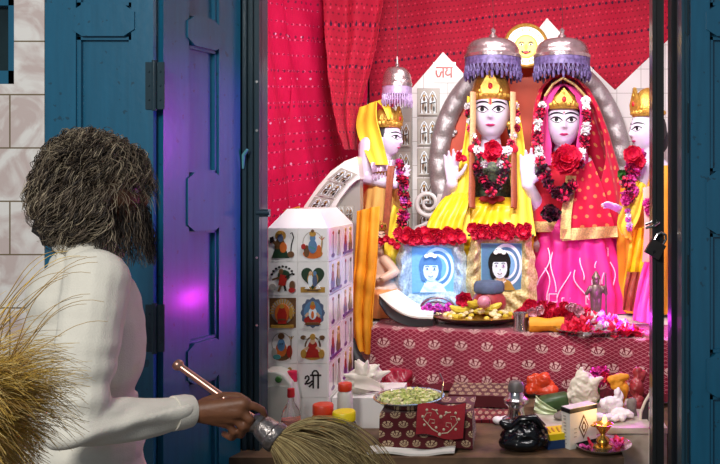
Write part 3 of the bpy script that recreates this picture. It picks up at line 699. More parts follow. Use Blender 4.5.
# carved scroll foot
mb = MB(); sp = []
for i in range(40):
    a = i/39*4.2*PI*.9; r = 15-12.5*i/39; sp.append(A(428+r*math.cos(a-.6), 203-r*math.sin(a-.6)*-1, 4.84))
mb.tube(sp, [.018-.010*i/39 for i in range(40)], 10); mb.tube([A(440, 194, 4.84), A(436, 225, 4.84), A(420, 240, 4.84), A(408, 262, 4.84)], .016, 8); mb.tube([A(430, 222, 4.84), A(416, 228, 4.84), A(411, 240, 4.84)], .012, 8)
mb.box(A(405, 300, 4.84)-V(0,0,.02), A(445, 255, 4.88)+V(0,.03,0))
o = mb.build('carved_scroll', mat('white_carving', '#e6e0e0', .35, var=.08), None); tag(o, 'white carved spiral scroll at the left foot of the silver arch', 'carving')
# ------------------------------------------------------------------ silver arch
AY = 4.9
t = th('silver_arch', 'oval repousse silver arch with orange backing around the two main statues', 'arch', A(530, 312, AY))
def el(a, rx, ry): return A(530+rx*math.cos(a), 165-ry*math.sin(a), AY)
mb = MB(); N = 96; a0, a1 = -.75, PI+.75
def band(u, v):
    a = lerp(a0, a1, u); p = el(a, lerp(84, 98, v), lerp(101, 115, v)); k = math.sin(v*PI)
    return p+V(0, -.03*k**.6-.008*math.sin(u*150)*math.sin(v*PI)**2, 0)
mb.grid(band, 400, 10, 0, None, .02); mb.build('silver_band', MATS['silver'], t, 70)
for r0, r1 in ((82.5, 99.5), (99, 116)): pass
for rx, ry in ((84, 101), (98, 115)):
    mb = MB(); mb.tube([el(lerp(a0, a1, i/N), rx, ry)+V(0, -.01, 0) for i in range(N+1)], .012, 8); mb.build('rim', mat('dull_gold', '#b09468', .35, .8, bump=.3), t)
mb = MB(); mb.prism([(el(lerp(a0, a1, i/60), 85, 102).x, el(lerp(a0, a1, i/60), 85, 102).z) for i in range(61)], AY+.012, AY+.03); mb.build('backing', mat('orange_backing', '#e0502a', .5, var=.2, vs=4), t, 0)
for px, py in ((452, 112), (463, 98), (452, 132), (598, 115), (603, 135)):
    mb = MB(); mb.ell(A(px, py, AY), (.014, .014, .014), 8)
    for k in range(5): mb.ell(A(px+3.5*math.cos(k*1.256), py+3.5*math.sin(k*1.256), AY), (.014, .012, .014), 8)
    mb.build('rosette', MATS['silver'], t)
for px in (446, 618):
    mb = MB(); mb.box(A(px-6, 300, AY)-V(0,.03,0), A(px+6, 232, AY)+V(0,.03,0)); mb.build('leg', MATS['silver'], t, 0)
# sun medallion
MY = 4.78; c = A(526, 46, MY); t = th('sun_medallion', 'round white and gold sun-face medallion between the two silver canopies', 'emblem', c)
m_ = MPX = MY/F
mb = MB(); mb.M = Matrix.Translation(c) @ Matrix.Rotation(PI/2, 4, 'X'); mb.lathe([(0, -.02), (20*m_, -.02), (20*m_, .01), (0, .01)], n=40); mb.build('disc', MATS['white_tile'], t)
mb = MB(); mb.M = Matrix.Translation(c) @ Matrix.Rotation(PI/2, 4, 'X'); mb.lathe([(19*m_, -.02), (22*m_, -.015), (22.5*m_, .008), (21*m_, .02), (19*m_, .014), (19*m_, -.02)], n=40); mb.build('gold_rim', MATS['gold'], t)
mb = MB(); d = Deco(mb, c+V(-20*m_, -.0105, -20*m_), V(40*m_,0,0), V(0,0,40*m_), .0015)
for k in range(28): a = 2*PI*k/28; d.line([(.5+.36*math.cos(a), .5+.36*math.sin(a)), (.5+.43*math.cos(a), .5+.43*math.sin(a))], .013, 1, 1)
d.k = 2; d.el(.5, .48, .3, .3, 1); d.el(.5, .48, .25, .26, 0); d.el(.5, .46, .04, .08, 1)
for s in (-1, 1): d.line([(.5+s*.05,.56),(.5+s*.12,.59),(.5+s*.19,.55)], .018, 2); d.el(.5+s*.12, .52, .05, .025, 3); d.el(.5+s*.12, .52, .022, .025, 2)
d.line([(.38,.36),(.44,.33),(.5,.35),(.56,.33),(.62,.36)], .022, 2); d.el(.5, .32, .07, .025, 4)
mb.build('sun_face', [MATS['goldleaf'], mat('sun_gold', '#c78a1c', .4, .3), MATS['ink'], MATS['eyewhite'], MATS['redmark']], t)

# ------------------------------------------------------------------ canopies
def canopy(label, px, py, Y, r, h, fringe, mdome, mfr, hook_to, group=None):
    c = A(px, py, Y); t = th('canopy', label, 'canopy', c, group)
    mb = MB(); mb.lathe([(r*.96, -.004), (r*1.02, -.006), (r*1.03, .012), (r*.98, .02), (r*.95, .035)]+[(r*.95*math.cos(a)**.55, .035+h*math.sin(a)**1.15) for a in [PI/2*i/12*.985 for i in range(1, 13)]]+[(0, .035+h)], c, 48)
    mb.build('dome', MATS[mdome], t)
    mb = MB(); mb.lathe([(r*.3, h+.02), (r*.12, h+.04), (r*.16, h+.05), (r*.07, h+.065), (r*.1, h+.085), (0, h+.1)], c, 14); mb.build('finial', MATS[mdome], t)
    mb = MB(); n = 36
    mb.lathe([(r*.93, -fringe*.45), (r*1.0, -fringe*.4), (r*1.0, .0), (r*.93, 0)], c, 72, fl=lambda a, i: 1+.02*math.sin(a*36))
    for k in range(n):
        a = 2*PI*k/n; p = c+V(r*.98*math.cos(a), r*.98*math.sin(a), -fringe*.35); q = V(math.cos(a), math.sin(a), 0); L = fringe*(.55+.1*(k % 2))
        mb.tube([p, p-V(0,0,L*.5), p-V(0,0,L*.6)+q*.004, p-V(0,0,L)], [.003, .004, .011*r/.17, .006*r/.17], 6)
        a2 = a+PI/n; p2 = c+V(r*1.01*math.cos(a2), r*1.01*math.sin(a2), -fringe*.45); mb.tube([p, p2-V(0,0,fringe*.25), c+V(r*.98*math.cos(a+2*PI/n), r*.98*math.sin(a+2*PI/n), -fringe*.35)], .004*r/.17, 5)
    mb.build('fringe', MATS[mfr], t)
    mb = MB(); mb.tube([c+V(0,0,h+.09), c+V(.004,.0,h+.13), Vector(hook_to)], .0014, 5); mb.build('chain', mat('dark_wire', '#2a1a1c', .5), t)
    return t
mm('silver_dome', '#c9b8b8', .25, .85, var=.25, vs=30, bump=.5, bs=60)
canopy('silver canopy with violet tassels over the yellow-robed left main statue', 493, 58, 4.5, .158, .072, .13, 'silver_dome', 'purple_fringe', (-.17, 4.5, 2.995))
canopy('silver canopy with violet tassels over the pink-veiled right main statue', 562, 58, 4.5, .158, .072, .13, 'silver_dome', 'purple_fringe', (.23, 4.5, 2.995))
canopy('small silver umbrella with lilac beads over the left profile statue', 397, 86, 4.45, .082, .07, .12, 'silver_dome', 'lilac_fringe', (-.68, 4.45, 2.995))

# ------------------------------------------------------------------ statues
YS = 4.6; U = YS/F
def a_(px, py, dy=0): return A(px, py, YS+dy)
def headT(c, rz, yaw=0, pitch=0): return Matrix.Translation(c) @ Matrix.Rotation(yaw, 4, 'Z') @ Matrix.Rotation(pitch, 4, 'X') @ Matrix.Scale(rz, 4)
def skirt(prof, pleats, amp, n=160, seed=0, power=1., sub=8):
    """cloth falling in folds: prof = (centre, rx, ry, fold depth 0..1)"""
    mb = MB(); P = prof
    def fn(u, v):
        q = v*(len(P)-1); i = min(int(q), len(P)-2); f = q-i
        c = P[i][0].lerp(P[i+1][0], f); rx, ry, k = [lerp(P[i][j], P[i+1][j], sm(f) if j < 3 else f) for j in (1, 2, 3)]
        a = 2*PI*u; w = amp*k*(math.sin(a*pleats+seed+1.5*v+2*noise.noise(V(math.cos(a)*1.5, math.sin(a)*1.5, v*1.2+seed)))+.6*math.sin(a*pleats*.47+seed*2))
        w += amp*k*1.5*noise.noise(V(math.cos(a)*3, math.sin(a)*3, v*4+seed))
        return c+V((rx+w)*math.sin(a), -(ry+w)*math.cos(a), 0)
    mb.grid(fn, n, sub*(len(P)-1), 0, lambda u, v: (u*2*PI*P[-1][1], -v*.6))
    return mb
def shell(rows, n=60, fold=.006, seed=0, pl=14):
    """hood or shawl open to the front: rows = (centre, left, right, back, front, open left, open right)"""
    mb = MB(); P = rows
    def fn(u, v):
        q = v*(len(P)-1); i = min(int(q), len(P)-2); f = q-i
        c = P[i][0].lerp(P[i+1][0], f); L, R, B, Fr, oL, oR = [lerp(P[i][j], P[i+1][j], f) for j in range(1, 7)]
        a = lerp(oR, 2*PI-oL, u); k = fold*min(1, v*3)*(math.sin(a*pl+seed)+1.2*noise.noise(V(a*2, v*3, seed)))
        sx = math.sin(a); return c+V(sx*((R if sx > 0 else L)+k), -math.cos(a)*((Fr if math.cos(a) > 0 else B)+k), 0)
    mb.grid(fn, n, 7*(len(P)-1), 0, lambda u, v: (u*.9, -v*.9), .005)
    return mb
def crown(root, c, r, h, yaw=0, m='gold', tilt=0):
    mb = MB(); mb.M = Matrix.Translation(c) @ Matrix.Rotation(yaw, 4, 'Z') @ Matrix.Rotation(tilt, 4, 'X')
    mb.lathe([(r*1.0, 0), (r*1.06, .01), (r*1.06, .035), (r*.98, .04), (r*1.0, h*.35), (r*.92, h*.55), (r*.9, h*.6), (r*.78, h*.75), (r*.5, h*.92), (r*.2, h), (0, h*1.02)], n=40, fl=lambda a, i: 1+(.035*math.cos(a*12) if 3 < i < 8 else 0))
    mb.build('crown', MATS[m], root)
    mb = MB(); mb.M = Matrix.Translation(c) @ Matrix.Rotation(yaw, 4, 'Z') @ Matrix.Rotation(tilt, 4, 'X')
    mb.prism([(-.42*r, .03), (.42*r, .03), (.5*r, h*.4), (.25*r, h*.7), (0, h*1.0), (-.25*r, h*.7), (-.5*r, h*.4)], -r*1.12, -r*.9)
    Mx = mb.M; mb.build('crown_crest', MATS['gold'], root)
    for x, y, z, q in ((0, -1.13, .42, .13), (0, -1.13, .72, .08), (-.55, -.9, .28, .12), (.55, -.9, .28, .12)):
        mb = MB(); mb.M = Mx; mb.ell((x*r, y*r, z*h), (r*q, r*q*.6, r*q*1.3), 10); mb.build('gem', MATS['redmark' if z == .42 else 'gold'], root)
    mb = MB(); mb.M = Mx; mb.lathe([(r, .01), (r*1.1, .012), (r*1.14, .022), (r*1.1, .032), (r, .034)], n=96, fl=lambda a, i: 1+(.035*math.cos(24*a) if 0 < i < 4 else 0)); mb.build('beaded_rim', MATS['gold'], root)
def earring(root, p, r):
    mb = MB(); mb.ell(p, (r, r*.6, r*1.2), 10); mb.ell(Vector(p)-V(0,0,r*1.6), r*.5, 8); mb.build('earring', MATS['gold'], root)

# -- left main statue -------------------------------------------------
hc = a_(491, 113); R1 = .152
s1 = th('deity_statue', 'seated white-faced marble statue in yellow silk with tall gold crown', 'statue', V(hc.x, YS, SZ))
T = headT(hc, R1)
mb = MB(); head(mb, T); mb.caps(a_(491, 128, .06), a_(491, 152, .05), .052, .066); mb.ell(a_(491, 182, .02), (.155, .1, .22)); mb.caps(a_(469, 157), a_(513, 157), .062, .062)
mb.ell(a_(488, 236, -.02), (.26, .2, .14)); mb.box(a_(462, 303, .12), a_(516, 232, -.1))
for pts, rs in (([a_(467, 158), a_(448, 203, -.03), a_(452, 184, -.17)], [.058, .047, .034]), ([a_(515, 158), a_(526, 206, -.02), a_(505, 236, -.12)], [.058, .047, .034])): mb.chain(pts, rs)
hand(mb, a_(452, 182, -.17), (-.02, -.02, 1), (0, -1, .05), (.9, -.2, .1), .18)
hand(mb, a_(506, 236, -.12), (-.8, -.1, -.3), (0, -.3, -1), (-.3, -.9, 0), .15, .25)
mb.fuse('body', MATS['marble'], s1, .0055, 3)
features(s1, T, mark='redmark', big=1.1)
mb = MB(); M0 = T; mb.M = T; mb.ell((0, .12, .12), (.76, .8, .98), 28); 
for s in (-1, 1): mb.ell((s*.72, .1, -.3), (.14, .25, .62), 12)
mb.build('hair', MATS['hair_black'], s1)
crown(s1, a_(491, 101, .0), .108, .17)
for px in (473, 509): earring(s1, a_(px, 124, -.03), .016)
mb = MB(); mb.ell(a_(491, 186, .01), (.152, .112, .2), 24); mb.caps(a_(470, 160), a_(512, 160), .066, .066); mb.fuse('blouse', MATS['green_blouse'], s1, .008, 3)
sk = skirt([(a_(491, 197), .165, .13, .25), (a_(489, 207), .23, .19, .7), (a_(484, 222), .305, .25, 1), (a_(482, 240), .3, .27, 1), (a_(482, 275), .27, .24, 1), (a_(482, 308), .26, .23, 1)], 19, .014, seed=2)
sk.build('silk_skirt', MATS['yellow_silk'], s1, 80)
mb = MB(); mb.ribbon([a_(468, 96, -.03), a_(466, 130, -.06), a_(459, 165, -.1), a_(449, 200, -.17), (a_(430, 236, -.24))], [a_(475, 101, -.1), a_(473, 130, -.13), a_(472, 165, -.17), a_(470, 200, -.22), a_(470, 240, -.3)], 10, 30, .008, 2.2, .005, 0, 1)
mb.build('scarf', MATS['yellow_cloth'], s1, 80)
mb = MB(); mb.ribbon([a_(509, 101, -.1), a_(511, 130, -.13), a_(509, 165, -.17), a_(512, 200, -.22), a_(510, 238, -.3)], [a_(517, 101, -.03), a_(522, 130, -.06), a_(527, 165, -.1), a_(531, 200, -.17), a_(536, 236, -.24)], 10, 30, .008, 2.2, .005, 0, 4)
mb.build('scarf', MATS['yellow_cloth'], s1, 80)
mb = MB(); mb.ribbon([a_(446, 196, -.2), a_(438, 205, -.24), a_(428, 222, -.28), a_(425, 240, -.3)], [a_(470, 192, -.2), a_(468, 206, -.27), a_(462, 225, -.31), a_(462, 242, -.32)], 14, 20, .012, 3, .005, 0, 2); mb.build('scarf', MATS['yellow_silk'], s1, 80)
for x, dx in ((473, -3), (513, 3)):
    mb = MB(); mb.tube([a_(x, 92, -.16), a_(x, 120, -.17), a_(x+dx*.3, 146, -.19)], .021, 10, flat=.5); mb.build('bead_band', MATS['tan_band'], s1)
    mb = MB(); mb.ell(a_(x+dx*.3, 149, -.2), .026, 12); mb.build('tassel_knot', MATS['red_gold'], s1)
    mb = MB(); mb.tube([a_(x+dx*.3, 152, -.2), a_(x+dx*.3, 180, -.235), a_(x+dx*.4, 200, -.27), a_(x+dx*.2, 208, -.285)], [.02, .023, .024, .022], 10, flat=.45); mb.build('tassel_band', MATS['brown_band'], s1)
mb = MB(); mb.tube([a_(492, 199, -.155), a_(492, 199, -.19)], .028, 12); mb.ell(a_(485, 199, -.18), (.035, .02, .018), 10); mb.ell(a_(499, 199, -.18), (.035, .02, .018), 10); mb.build('sash_knot', MATS['mat_red'], s1)

# -- right main statue ------------------------------------------------
hc2 = a_(563, 123); R2 = .141
s2 = th('deity_statue', 'seated white-faced marble statue with pink veil and red shawl', 'statue', V(hc2.x, YS, SZ))
T2 = headT(hc2, R2, 0)
mb = MB(); head(mb, T2); mb.caps(a_(563, 138, .06), a_(563, 160, .05), .046, .06); mb.ell(a_(564, 190, .02), (.15, .1, .22)); mb.caps(a_(544, 165), a_(584, 165), .056, .056)
mb.ell(a_(575, 245, -.02), (.26, .2, .14)); mb.box(a_(545, 303, .12), a_(605, 240, -.08))
mb.chain([a_(543, 166), a_(541, 212, -.06), a_(529, 186, -.19)], [.05, .045, .032]); mb.chain([a_(585, 166), a_(598, 215, -.05), a_(580, 226, -.2)], [.05, .044, .032])
hand(mb, a_(528, 186, -.19), (.02, -.02, 1), (0, -1, .05), (.9, -.2, .1), .205)
mb.fuse('body', MATS['marble'], s2, .0055, 3)
features(s2, T2, mark=None, big=1.05)
mb = MB(); patch(mb, T2, oval(0, .36, .03, .05), .02); mb.build('forehead_mark', MATS['redmark'], s2)
mb = MB(); mb.M = T2; mb.ell((0, .12, .12), (.76, .8, .97), 28); mb.build('hair', MATS['hair_black'], s2)
crown(s2, a_(563, 110, -.02), .1, .115)
for px in (546, 580): earring(s2, a_(px, 133, -.03), .014)
mb = MB(); mb.ell(a_(564, 196, .0), (.15, .13, .19), 24); mb.caps(a_(546, 168), a_(582, 168), .06, .06); mb.chain([a_(545, 168, -.01), a_(545, 195, -.06), a_(546, 222, -.1)], [.062, .068, .075]); mb.fuse('blouse', MATS['red_gold'], s2, .008, 3)
mb = MB(); c = a_(546, 226, -.11); mb.lathe([(.066, -.028), (.078, -.03), (.082, 0), (.078, .028), (.066, .026)], c, 30); mb.build('sleeve_border', MATS['gold_lace'], s2)
sk = skirt([(a_(568, 214), .17, .14, .2), (a_(572, 226), .22, .2, .6), (a_(576, 242), .25, .26, .8), (a_(577, 270), .29, .27, 1), (a_(578, 295), .325, .28, 1), (a_(578, 308.2), .345, .285, 1)], 17, .012, seed=5)
skp = sk.build('silk_skirt', MATS['pink_silk'], s2, 80)
mb = MB()
def onskirt(px, py):
    t = (py-214)/98; y = YS-lerp(.16, .3, min(1, t*1.6))+.02; dx = (px-577)/62; y += .16*dx*dx
    return A(px, py, y-.008)
random.seed(3)
for x0, y0, x1, y1, w in ((548, 248, 541, 285, 4), (556, 245, 552, 292, -4), (570, 252, 562, 298, 5), (586, 246, 580, 280, -4), (600, 250, 606, 284, 4), (592, 250, 598, 268, 3), (545, 268, 550, 300, 3), (575, 270, 585, 300, -4), (610, 262, 616, 292, 3)):
    mb.tube([onskirt(lerp(x0, x1, i/10)+w*math.sin(i/10*PI*1.5), lerp(y0, y1, i/10)) for i in range(11)], .0035, 5)
for cx, cy in ((553, 298), (566, 302), (604, 252), (590, 300), (596, 284)):
    mb.tube([onskirt(cx+dx*4, cy+dz*4) for dx, dz in ((-1,-1),(1,-1),(1,1),(-1,1),(-1,-1))], .003, 5)
mb.build('embroidery', MATS['white_thread'], skp)
# pink under-veil
mb = shell([(a_(563, 85, -.02), .012, .012, .02, .03, .05, .05), (a_(563, 90, 0), .075, .075, .07, .12, .3, .3), (a_(563, 98, .02), .108, .112, .12, .15, .55, .55), (a_(563, 112, .02), .124, .127, .14, .15, .78, .78), (a_(563, 130, .02), .125, .125, .14, .15, .78, .78), (a_(563, 146, .01), .125, .125, .13, .15, .6, .6), (a_(563, 166, .0), .15, .15, .13, .15, .5, .5)], 50, .004, 1)
mb.build('pink_veil', MATS['pink_veil'], s2, 80)
mb = shell([(a_(562, 74, 0), .015, .015, .02, .02, .05, .05), (a_(562, 80, .0), .08, .09, .09, .08, .8, .8), (a_(562, 90, .02), .13, .15, .13, .1, 1.1, 1.05), (a_(563, 108, .03), .163, .2, .16, .12, 1.2, 1.15), (a_(563, 135, .03), .175, .262, .18, .13, 1.2, 1.1), (a_(563, 165, .03), .18, .315, .2, .15, 1.3, .8), (a_(565, 195, .03), .175, .345, .2, .19, 1.5, .55), (a_(566, 225, .03), .17, .365, .2, .22, 1.6, .5), (a_(566, 237, .03), .17, .37, .2, .23, 1.6, .5)], 70, .007, 2)
mb.build('red_shawl', MATS['veil_red'], s2, 80)
mb = MB(); e = [a_(545, 96, -.1), a_(553, 84, -.12), a_(563, 78, -.12), a_(575, 85, -.12), a_(586, 97, -.1)]
mb.tube(e, .008, 8); mb.build('shawl_border', MATS['gold_lace'], s2)
Lp = [a_(568, 176, -.2), a_(566, 195, -.24), a_(563, 215, -.27), a_(562, 239, -.3)]; Rp = [a_(592, 160, -.15), a_(602, 185, -.17), a_(610, 212, -.18), a_(617, 234, -.19)]
mb = MB(); mb.ribbon(Lp, Rp, 24, 30, .008, 2.5, .005, 0, 2); mb.build('shawl_front', MATS['veil_red'], s2, 80)
mb = MB(); mb.ribbon([p+V(-.012, -.016, 0) for p in Lp], [p+V(.045, -.016, 0) for p in Lp], 6, 24, .004, 1, .004); mb.ribbon([a_(561, 229, -.32), a_(562, 241, -.322)], [a_(617, 226, -.21), a_(618, 237, -.212)], 24, 4, .008, 2.5, .004, 0, 2); mb.build('shawl_border', MATS['gold_lace'], s2, 60)

# -- left profile statue ----------------------------------------------
Y3 = 4.5
def b_(px, py, dy=0): return A(px, py, Y3+dy)
hc3 = b_(388, 139); R3 = .1; yw = math.radians(68)
s3 = th('deity_statue', 'standing white statue in profile facing right with yellow head cloth and peach robe', 'statue', V(b_(382, 139).x, Y3, SZ))
T3 = headT(hc3, R3, yw)
mb = MB(); head(mb, T3); mb.caps(b_(384, 150), b_(382, 166), .045, .05); mb.ell(b_(382, 188), (.1, .12, .17)); mb.caps(b_(382, 215), A(382, 288, Y3), .1, .11)
mb.chain([b_(368, 146, -.1), b_(365, 177, -.14), b_(394, 184, -.16)], [.052, .042, .03]); hand(mb, b_(393, 184, -.16), (.7, .1, .7), (0, .9, 0), (-.3, -.3, .8), .13, .1)
mb.fuse('body', MATS['marble'], s3, .0055, 3); features(s3, T3, mark=None)
mb = MB(); mb.M = T3; mb.ell((0, .22, .08), (.8, .82, .98), 24); mb.ell((.1, .75, -.55), (.45, .4, .6), 14); mb.build('hair', MATS['hair_black'], s3)
crown(s3, b_(387, 128), .075, .12, yw, 'gold', 0)
mb = MB(); mb.ribbon([b_(360, 108, .02), b_(357, 125, 0), b_(360, 140, -.1), b_(371, 165, -.2)], [b_(377, 101, -.06), b_(377, 118, -.12), b_(382, 138, -.16), b_(389, 165, -.2)], 10, 24, .006, 2, .005); mb.build('head_cloth', MATS['yellow_cloth'], s3, 80)
mb = MB(); mb.ribbon([b_(377, 102, -.05), b_(383, 108, -.09), b_(388, 120, -.1)], [b_(384, 99, -.02), b_(390, 106, -.08), b_(392, 117, -.1)], 6, 12, .003, 1, .005); mb.build('head_cloth', MATS['yellow_cloth'], s3, 80)
skirt([(b_(383, 164), .085, .125, .3), (b_(383, 185), .105, .16, .6), (b_(382, 215), .11, .165, .8), (b_(382, 250), .115, .17, 1), (A(383, 310.5, Y3), .14, .18, 1)], 13, .008, 100, 3).build('robe', MATS['peach_cloth'], s3, 80)
mb = MB(); mb.ribbon([b_(388, 166, -.19), b_(386, 185, -.21), b_(384, 210, -.21), b_(380, 245, -.22)], [b_(395, 166, -.18), b_(393, 185, -.2), b_(391, 210, -.2), b_(387, 245, -.21)], 5, 20, .003, 1, .006); mb.build('brown_sash', MATS['brown_band'], s3, 80)
mb = MB(); mb.ribbon([b_(371, 163, -.2), b_(372, 172, -.205)], [b_(400, 159, -.12), b_(400, 170, -.13)], 20, 4, .006, 3, .005)
for k in range(9): p = b_(373+3*k, 174-.4*k, -.2+.008*k); mb.tube([p, p-V(0,0,.03)], [.004, .007], 6)
mb.build('lace_band', mat('lilac_lace', '#c9a8c4', .4, .4, var=.4, vs=100, bump=.5), s3, 70)
mb = MB(); mb.ribbon([A(357, 211, 4.07), A(354, 262, 4.06), A(352, 312, 4.06), A(357, 350, 4.04)], [A(379, 206, 4.09), A(377, 262, 4.06), A(373, 312, 4.06), A(373, 356, 4.04)], 16, 40, .014, 2.3, .006, 0, 3); mb.build('orange_stole', MATS['orange_cloth'], s3, 80)
mb = MB(); mb.ribbon([b_(394, 205, -.15), b_(386, 232, -.2), b_(384, 262, -.24)], [b_(404, 213, -.1), b_(404, 240, -.15), b_(398, 268, -.2)], 10, 20, .012, 2, .005); mb.build('scarf', MATS['yellow_cloth'], s3, 80)

# -- right profile statue ---------------------------------------------
Y4 = 4.45
def c_(px, py, dy=0): return A(px, py, Y4+dy)
hc4 = c_(646, 131); yw = math.radians(-66)
s4 = th('deity_statue', 'white statue in profile facing left with gold crown and yellow robe by door post', 'statue', V(c_(648, 131).x, Y4, SZ))
T4 = headT(hc4, .115, yw)
mb = MB(); head(mb, T4); mb.caps(c_(650, 146), c_(652, 162), .05, .055); mb.ell(c_(654, 188), (.13, .12, .18)); mb.caps(c_(652, 220), c_(652, 286), .12, .12); mb.chain([c_(642, 172, -.12), c_(634, 205, -.16), c_(624, 212, -.26)], [.052, .042, .03]); hand(mb, c_(624, 212, -.26), (-.8, -.3, .4), (0, 0, -1), (0, -.8, .4), .14, .2)
mb.fuse('body', MATS['marble'], s4, .0055, 3); features(s4, T4, mark=None)
mb = MB(); mb.M = T4; mb.ell((0, .22, .08), (.8, .82, .98), 24); mb.ell((0, .8, -.4), (.5, .4, .7), 14); mb.build('hair', MATS['hair_black'], s4)
crown(s4, c_(648, 117), .085, .16, yw, 'gold')
skirt([(c_(652, 166), .14, .13, .3), (c_(651, 190), .16, .17, .6), (c_(650, 230), .165, .19, .9), (c_(649, 262), .16, .2, 1), (c_(648, 310), .155, .2, 1)], 13, .012, 100, 8).build('robe', MATS['orange_cloth'], s4, 80)
mb = MB(); mb.ribbon([c_(636, 180, -.2), c_(626, 200, -.28), c_(617, 222, -.31), c_(622, 236, -.3)], [c_(646, 185, -.21), c_(640, 215, -.27), c_(632, 232, -.29), c_(632, 240, -.28)], 10, 20, .01, 2, .006); mb.build('sleeve', MATS['yellow_cloth'], s4, 80)
mb = MB(); mb.ribbon([c_(632, 230, -.25), c_(627, 260, -.26), c_(622, 290, -.27)], [c_(650, 225, -.25), c_(648, 258, -.26), c_(645, 290, -.27)], 12, 24, .016, 2.5, .006); mb.build('scarf', MATS['yellow_silk'], s4, 80)
mb = MB(); mb.ribbon([c_(643, 188, -.25), c_(644, 225, -.29), c_(642, 262, -.3)], [c_(653, 185, -.25), c_(656, 225, -.29), c_(657, 262, -.3)], 6, 24, .004, 1, .006); mb.build('scarf', mat('peach_pink', '#f0b49c', .6, var=.15), s4, 80)
mb = MB(); mb.ribbon([c_(645, 262, -.32), c_(638, 285, -.36), c_(634, 305, -.42), c_(632, 320, -.5)], [c_(656, 262, -.32), c_(654, 285, -.36), c_(652, 305, -.42), c_(652, 325, -.5)], 10, 24, .012, 2, .006); mb.build('scarf', MATS['pink_veil'], s4, 80)
mb = MB(); mb.ribbon([c_(628, 272, -.32), c_(624, 290, -.34), c_(622, 310, -.36)], [c_(640, 272, -.32), c_(638, 290, -.34), c_(636, 312, -.36)], 8, 16, .012, 2, .006); mb.build('scarf', MATS['brown_band'], s4, 80)

# -- small seated statue below the orange stole -----------------------
Y5 = 4.3; hc5 = A(376, 238, Y5); T5 = headT(hc5, .072, math.radians(40))
s5 = th('deity_statue', 'small seated pale figure with blue-lit face behind the hanging orange stole', 'statue', V(hc5.x, Y5, SZ))
mb = MB(); head(mb, T5); mb.caps(A(377, 248, Y5), A(378, 256, Y5), .03, .034); mb.ell(A(379, 272, Y5), (.085, .06, .11)); mb.chain([A(385, 260, Y5-.04), A(395, 272, Y5-.08), A(384, 278, Y5-.12)], [.03, .026, .02]); mb.chain([A(371, 260, Y5-.03), A(366, 274, Y5-.06), A(377, 279, Y5-.12)], [.03, .026, .02]); mb.ell(A(380, 296, Y5-.03), (.12, .09, .12)); mb.ell(A(380, 301, Y5), (.11, .09, .08))
hand(mb, A(384, 278, Y5-.12), (-.8, 0, .1), (0, 0, 1), (0, -1, 0), .06); mb.fuse('body', mat('pale_skin', '#dcb49a', .4, var=.08), s5, .0045, 2)
features(s5, T5)
mb = MB(); mb.M = T5; mb.ell((0, .2, .12), (.78, .82, .97), 20); mb.build('hair', MATS['hair_black'], s5)
skirt([(A(380, 284, Y5-.02), .09, .07, .3), (A(381, 292, Y5-.03), .13, .11, .8), (A(382, 315, Y5-.02), .15, .11, 1)], 13, .006, 80, 1).build('dhoti', mat('pale_orange', '#f09a5a', .6, var=.2), s5, 80)
crown(s5, A(376, 230, Y5), .055, .05, math.radians(40))

# -- small metal figurine on the right --------------------------------
Y6 = 4.18; s6 = th('figurine', 'small grey metal standing figurine in front of the pink skirt', 'figurine', V(A(596, 300, Y6).x, Y6, SZ))
mb = MB(); p = lambda x, y, d=0: A(x, y, Y6+d); z0 = SZ
mb.lathe([(.05, .0), (.052, .015), (.04, .025), (.034, .04)], V(p(596, 0).x, Y6, z0), 20)
B = V(p(596, 0).x, Y6, z0); mb.caps(B+V(-.012,0,.04), B+V(-.014,0,.12), .014, .018); mb.caps(B+V(.012,0,.04), B+V(.014,0,.12), .014, .018); mb.ell(B+V(0,0,.145), (.034,.024,.05)); mb.ell(B+V(0,0,.205), (.02,.02,.026)); mb.lathe([(.022,.215),(.024,.225),(.012,.245),(0,.262)], B, 14)
mb.chain([B+V(-.03,0,.17), B+V(-.05,-.01,.14), B+V(-.04,-.03,.16)], [.012,.01,.008]); mb.chain([B+V(.03,0,.17), B+V(.052,-.01,.14), B+V(.045,-.03,.18)], [.012,.01,.008])
mb.fuse('body', mat('old_metal', '#8c7a70', .4, .6, var=.4, vs=40), s6, .003, 1)
mb = MB(); mb.tube([B+V(.05,-.03,.03), B+V(.048,-.03,.25)], .004, 6); mb.build('staff', MATS['old_metal'], s6)

# ------------------------------------------------------------------ flowers and garlands
ROSE = flower_mesh('rose', [MATS['rose_red'], MATS['rose_dark']], .03); ROSEB = flower_mesh('big_rose', [MATS['rose_red'], MATS['rose_dark']], .045, ((7,1,.15),(7,.85,.5),(6,.6,1.1),(4,.4,1.6)))
WHITE = bud_mesh('white_bloom', [MATS['petal_white']], .026); MAROON = bud_mesh('maroon_bloom', [MATS['petal_maroon'], MATS['rose_dark']], .03); PINKF = bud_mesh('pink_bloom', [MATS['petal_pink'], MATS['petal_magenta']], .026); DARK = bud_mesh('dark_bloom', [MATS['petal_maroon'], MATS['black']], .034)
GREENL = flower_mesh('leaf_tuft', [MATS['leaf_green']], .03, ((4,1,.6),(3,.7,1.2)))
PURP = bud_mesh('violet_bloom', [mat('petal_violet', '#b35ad0', .5, var=.3, vs=70), MATS['petal_pink']], .022)
def garland(label, runs, loc, group=None, cat='garland'):
    t = th('flower_garland', label, cat, loc, group)
    for pts, n, seq, s, jit in runs:
        for i, p in enumerate(path(pts, n)):
            me = seq[i % len(seq)]; nm = {'rose': 'rose', 'big_rose': 'rose', 'leaf_tuft': 'leaf_tuft'}.get(me.name, 'blossom')
            put(me, nm, t, p+V(random.uniform(-jit, jit), random.uniform(-jit, jit), random.uniform(-jit, jit)), front(.6) if nm != 'blossom' else rrot(), s*random.uniform(.85, 1.15))
        mb = MB(); mb.tube(pts, .004, 6); mb.build('thread', MATS['leaf_green'], t)
    return t
